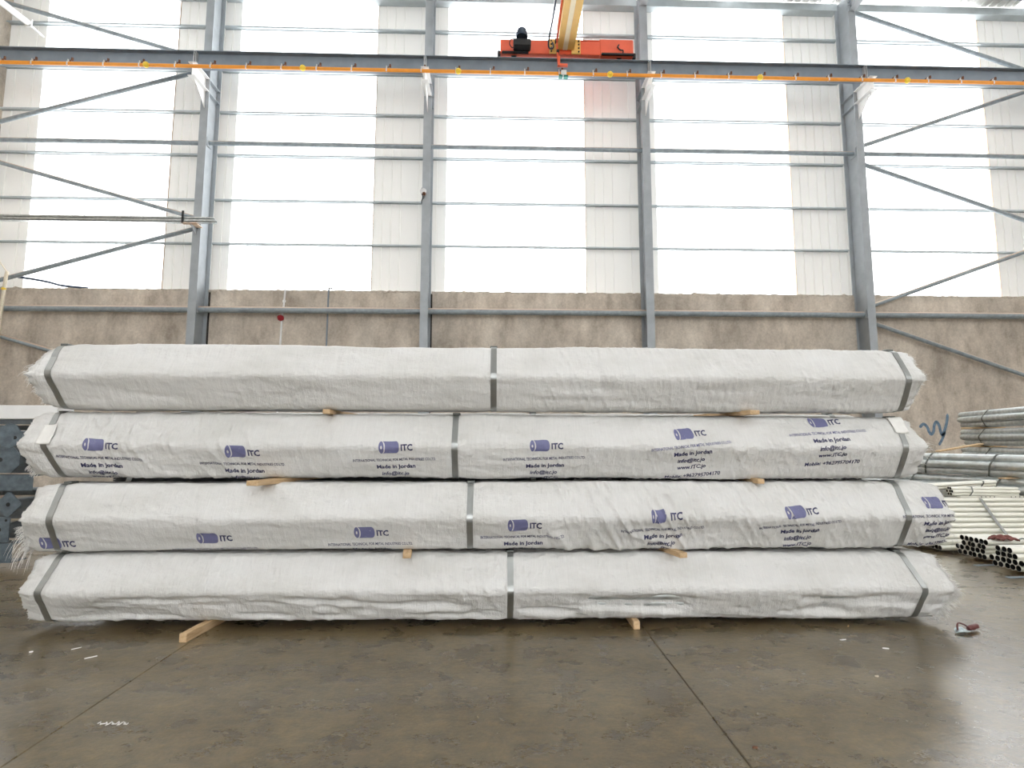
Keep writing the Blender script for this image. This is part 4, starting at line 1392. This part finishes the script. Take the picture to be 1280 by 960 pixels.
# -- three tied bundles on the floor with open ends
def pack(y0, z0, rows, r):
    c = []
    for j, (n, sh) in enumerate(rows):
        for k in range(n):
            c.append((y0 + sh * 2 * r + k * 2 * r, z0 + r + j * r * 1.74))
    return c
RP = .0295
for i, (x0, y0, rows, lab) in enumerate([
    (5.12, 5.62, [(6, 0), (6, .5), (5, 0.0), (6, -.5)], 'floor bundle of slim pipes nearest the wrapped stack, hollow ends showing'),
    (4.985, 5.12, [(5, 0), (6, -.5), (4, .5), (3, 1.2)], 'floor bundle of slim pipes in the middle of the three, hollow ends showing'),
    (4.99, 4.66, [(5, 0), (6, -.5), (5, .0)], 'floor bundle of slim pipes nearest the camera, hollow ends showing')]):
    t = thing('slim_pipe_bundle', (x0 + 3, y0 + .2, 0), lab, 'bundle', 'tied pipe bundles on the floor')
    cells = pack(y0, .032, rows, RP)
    pipes(t, cells, x0, x0 + 6, RP, 'galv_pale', .012, 12, 0, 0, 60 + i)
    for xx in (x0 + .15, x0 + 2.6, x0 + 5.2):
        MB().box((xx, y0 - .04, 0), (xx + .08, y0 + .36, .031), 0, .003).build('skid', 'wood', t)
    ylo = min(c[0] for c in cells) - RP - .002; yhi = max(c[0] for c in cells) + RP + .002
    zlo = .030; zhi = max(c[1] for c in cells) + RP + .002
    band(t, x0 + 1.1, [(ylo, zlo), (yhi, zlo), (yhi, zhi), (ylo, zhi)], .02, 'tie_band', 'strap')
for (p, q, lab) in (((4.90, 5.50), (5.75, 5.58), 'thin dark flat bar on the floor beside the first floor bundle'), ((4.78, 5.03), (5.5, 5.06), 'thin dark flat bar on the floor beside the middle floor bundle')):
    a = math.atan2(q[1] - p[1], q[0] - p[0]); l = math.hypot(q[0] - p[0], q[1] - p[1])
    o = MB().box((0, -.022, 0), (l, .022, .008), 0, .002).build('flat_bar', 'beam', None)
    o.location = (p[0], p[1], .012 if False else 0.0); o.rotation_euler = (0, 0, a)
    tag(o, lab, 'bar', 'flat bars on the floor')
# loose pipes lying in front of the big pile, above the floor bundles
for k, (x0, y, z) in enumerate(((5.35, 5.98, .030), (5.33, 6.04, .083))):
    pass

# -- rag and wire on the pipes
def rag():
    n, m_ = 26, 14
    vs = []; fs = []
    for i in range(n + 1):
        for j in range(m_ + 1):
            u, v = i / n, j / m_
            x = 5.18 + .20 * u + .01 * math.sin(v * 5)
            y = 5.50 + .13 * v + .02 * math.sin(u * 4)
            z = .252 + .028 * math.sin(u * 3.1) * math.sin(v * 3.14) + .008 * math.sin(u * 17 + v * 5) + .006 * math.sin(v * 19)
            vs.append((x, y, z))
    for i in range(n):
        for j in range(m_):
            a = i * (m_ + 1) + j
            fs.append((a, a + 1, a + m_ + 2, a + m_ + 1))
    o = MB().add(vs, fs, 0, True).build('work_rag', 'rag', None, (5.3, 5.56, .25))
    s_ = o.modifiers.new('thick', 'SOLIDIFY'); s_.thickness = .012
    tag(o, 'reddish brown folded rag lying on the floor pipe bundles', 'rag')
rag()
o = MB().tube(smooth_pts([(5.40, 5.52, .256), (5.48, 5.55, .262), (5.46, 5.47, .258), (5.58, 5.5, .262), (5.66, 5.44, .258), (5.60, 5.56, .26), (5.74, 5.5, .258)]), .007, 6).build('wire_offcut', 'tie', None, (5.55, 5.5, .25))
tag(o, 'crumpled dark wire offcut on the pipes, right of the rag', 'wire')

# ================================================================== TROWEL
t = thing('hand_trowel', (3.15, 3.68, 0), 'small hand trowel with a dark red handle on the floor', 'trowel')
mb = MB(); vs = []; fs = []
nu, nv = 12, 8
for i in range(nu + 1):
    u = i / nu
    wd = .045 * (math.sin(min(1, u * 1.6 + .12) * math.pi / 2)) * (1 - .35 * max(0, u - .6))
    for j in range(nv + 1):
        v = -1 + 2 * j / nv
        vs.append((u * .125, v * wd, .006 + .014 * v * v + .006 * u))
for i in range(nu):
    for j in range(nv):
        a = i * (nv + 1) + j
        fs.append((a, a + 1, a + nv + 2, a + nv + 1))
bl = MB().add(vs, fs, 0, True)
R_ = Matrix.Rotation(.34, 3, 'Z') @ Matrix.Scale(.92, 3)
def rot(mb, o):
    mb.v = [tuple(R_ @ Vector(v) + Vector(o)) for v in mb.v]; return mb
O_ = (3.06, 3.62, 0)
b_ = rot(bl, O_).build('blade', 'blade', t)
s_ = b_.modifiers.new('thick', 'SOLIDIFY'); s_.thickness = .002
rot(MB().tube(smooth_pts([(.05, .02, .018), (.075, .035, .045), (.105, .04, .055), (.13, .02, .045), (.14, .0, .03)]), .006, 8), O_).build('neck', 'handle', t)
rot(MB().lathe((.128, -.004, .026), (1, .0, .06), [(0, .013), (.012, .019), (.05, .021), (.085, .018), (.1, .019), (.112, .010)], 14), O_).build('handle', 'handle', t)

# ================================================================== SCRAPS ON THE FLOOR
SCR = [((2.44, 3.79), .05, .010, .9, 'wood', 'thin wood splinter on the floor in front of the right end of the stack'),
       ((2.24, 3.54), .045, .012, .2, 'thread', 'pale shred of wrapping on the floor, left of the wood splinter'),
       ((2.41, 3.39), .035, .014, -.4, 'thread', 'pale crumpled shred on the floor below the trowel, farther from the stack'),
       ((2.08, 3.01), .018, .016, .1, 'chip', 'lone cream chip on the open floor, right of the centre joint'),
       ((-2.58, 3.52), .05, .008, .75, 'thread', 'white sliver on the floor, upper of two left of the long timber end'),
       ((-2.39, 3.38), .06, .009, .7, 'thread', 'white sliver on the floor, lower of two left of the long timber end'),
       ((-2.81, 3.47), .018, .016, .3, 'thread', 'small white crumb on the floor near the left end of the stack'),
       ((1.09, 2.36), .022, .015, 0, 'rust', 'dark chip on the floor beside the right floor joint')]
for (p, l, w, a, m_, lab) in SCR:
    n = 7; vs = []; fs = []
    for i in range(n):
        u = i / (n - 1)
        ww = w * (.35 + .65 * math.sin(math.pi * (u * .9 + .05))) / 2
        dy = random.uniform(-.15, .15) * w
        for (sy, sz) in ((-1, .0), (1, .0), (.6, .55), (-.5, .7)):
            vs.append(((u - .5) * l, sy * ww + dy, sz * w * .6))
    for i in range(n - 1):
        for e in range(4):
            fs.append((4 * i + e, 4 * i + (e + 1) % 4, 4 * i + 4 + (e + 1) % 4, 4 * i + 4 + e))
    fs += [(0, 1, 2, 3), tuple(4 * (n - 1) + q for q in (3, 2, 1, 0))]
    o = MB().add(vs, fs).build('floor_scrap', m_, None)
    o.location = (p[0], p[1], 0.0005); o.rotation_euler = (0, 0, a)
    tag(o, lab, 'scrap', 'scraps on the floor')
n = 30; pts = []
for i in range(n):
    pts.append((-1.80 + .14 * i / n + .004 * math.sin(i * 2.3), 2.62 + .012 * math.sin(i * 1.1), .004 + .003 * math.sin(i * 1.7)))
o = MB().tube(pts, .0025, 5).build('thread_scrap', 'thread', None, (-1.75, 2.62, 0))
tag(o, 'frayed white thread lying on the front floor, right of the left joint', 'scrap')
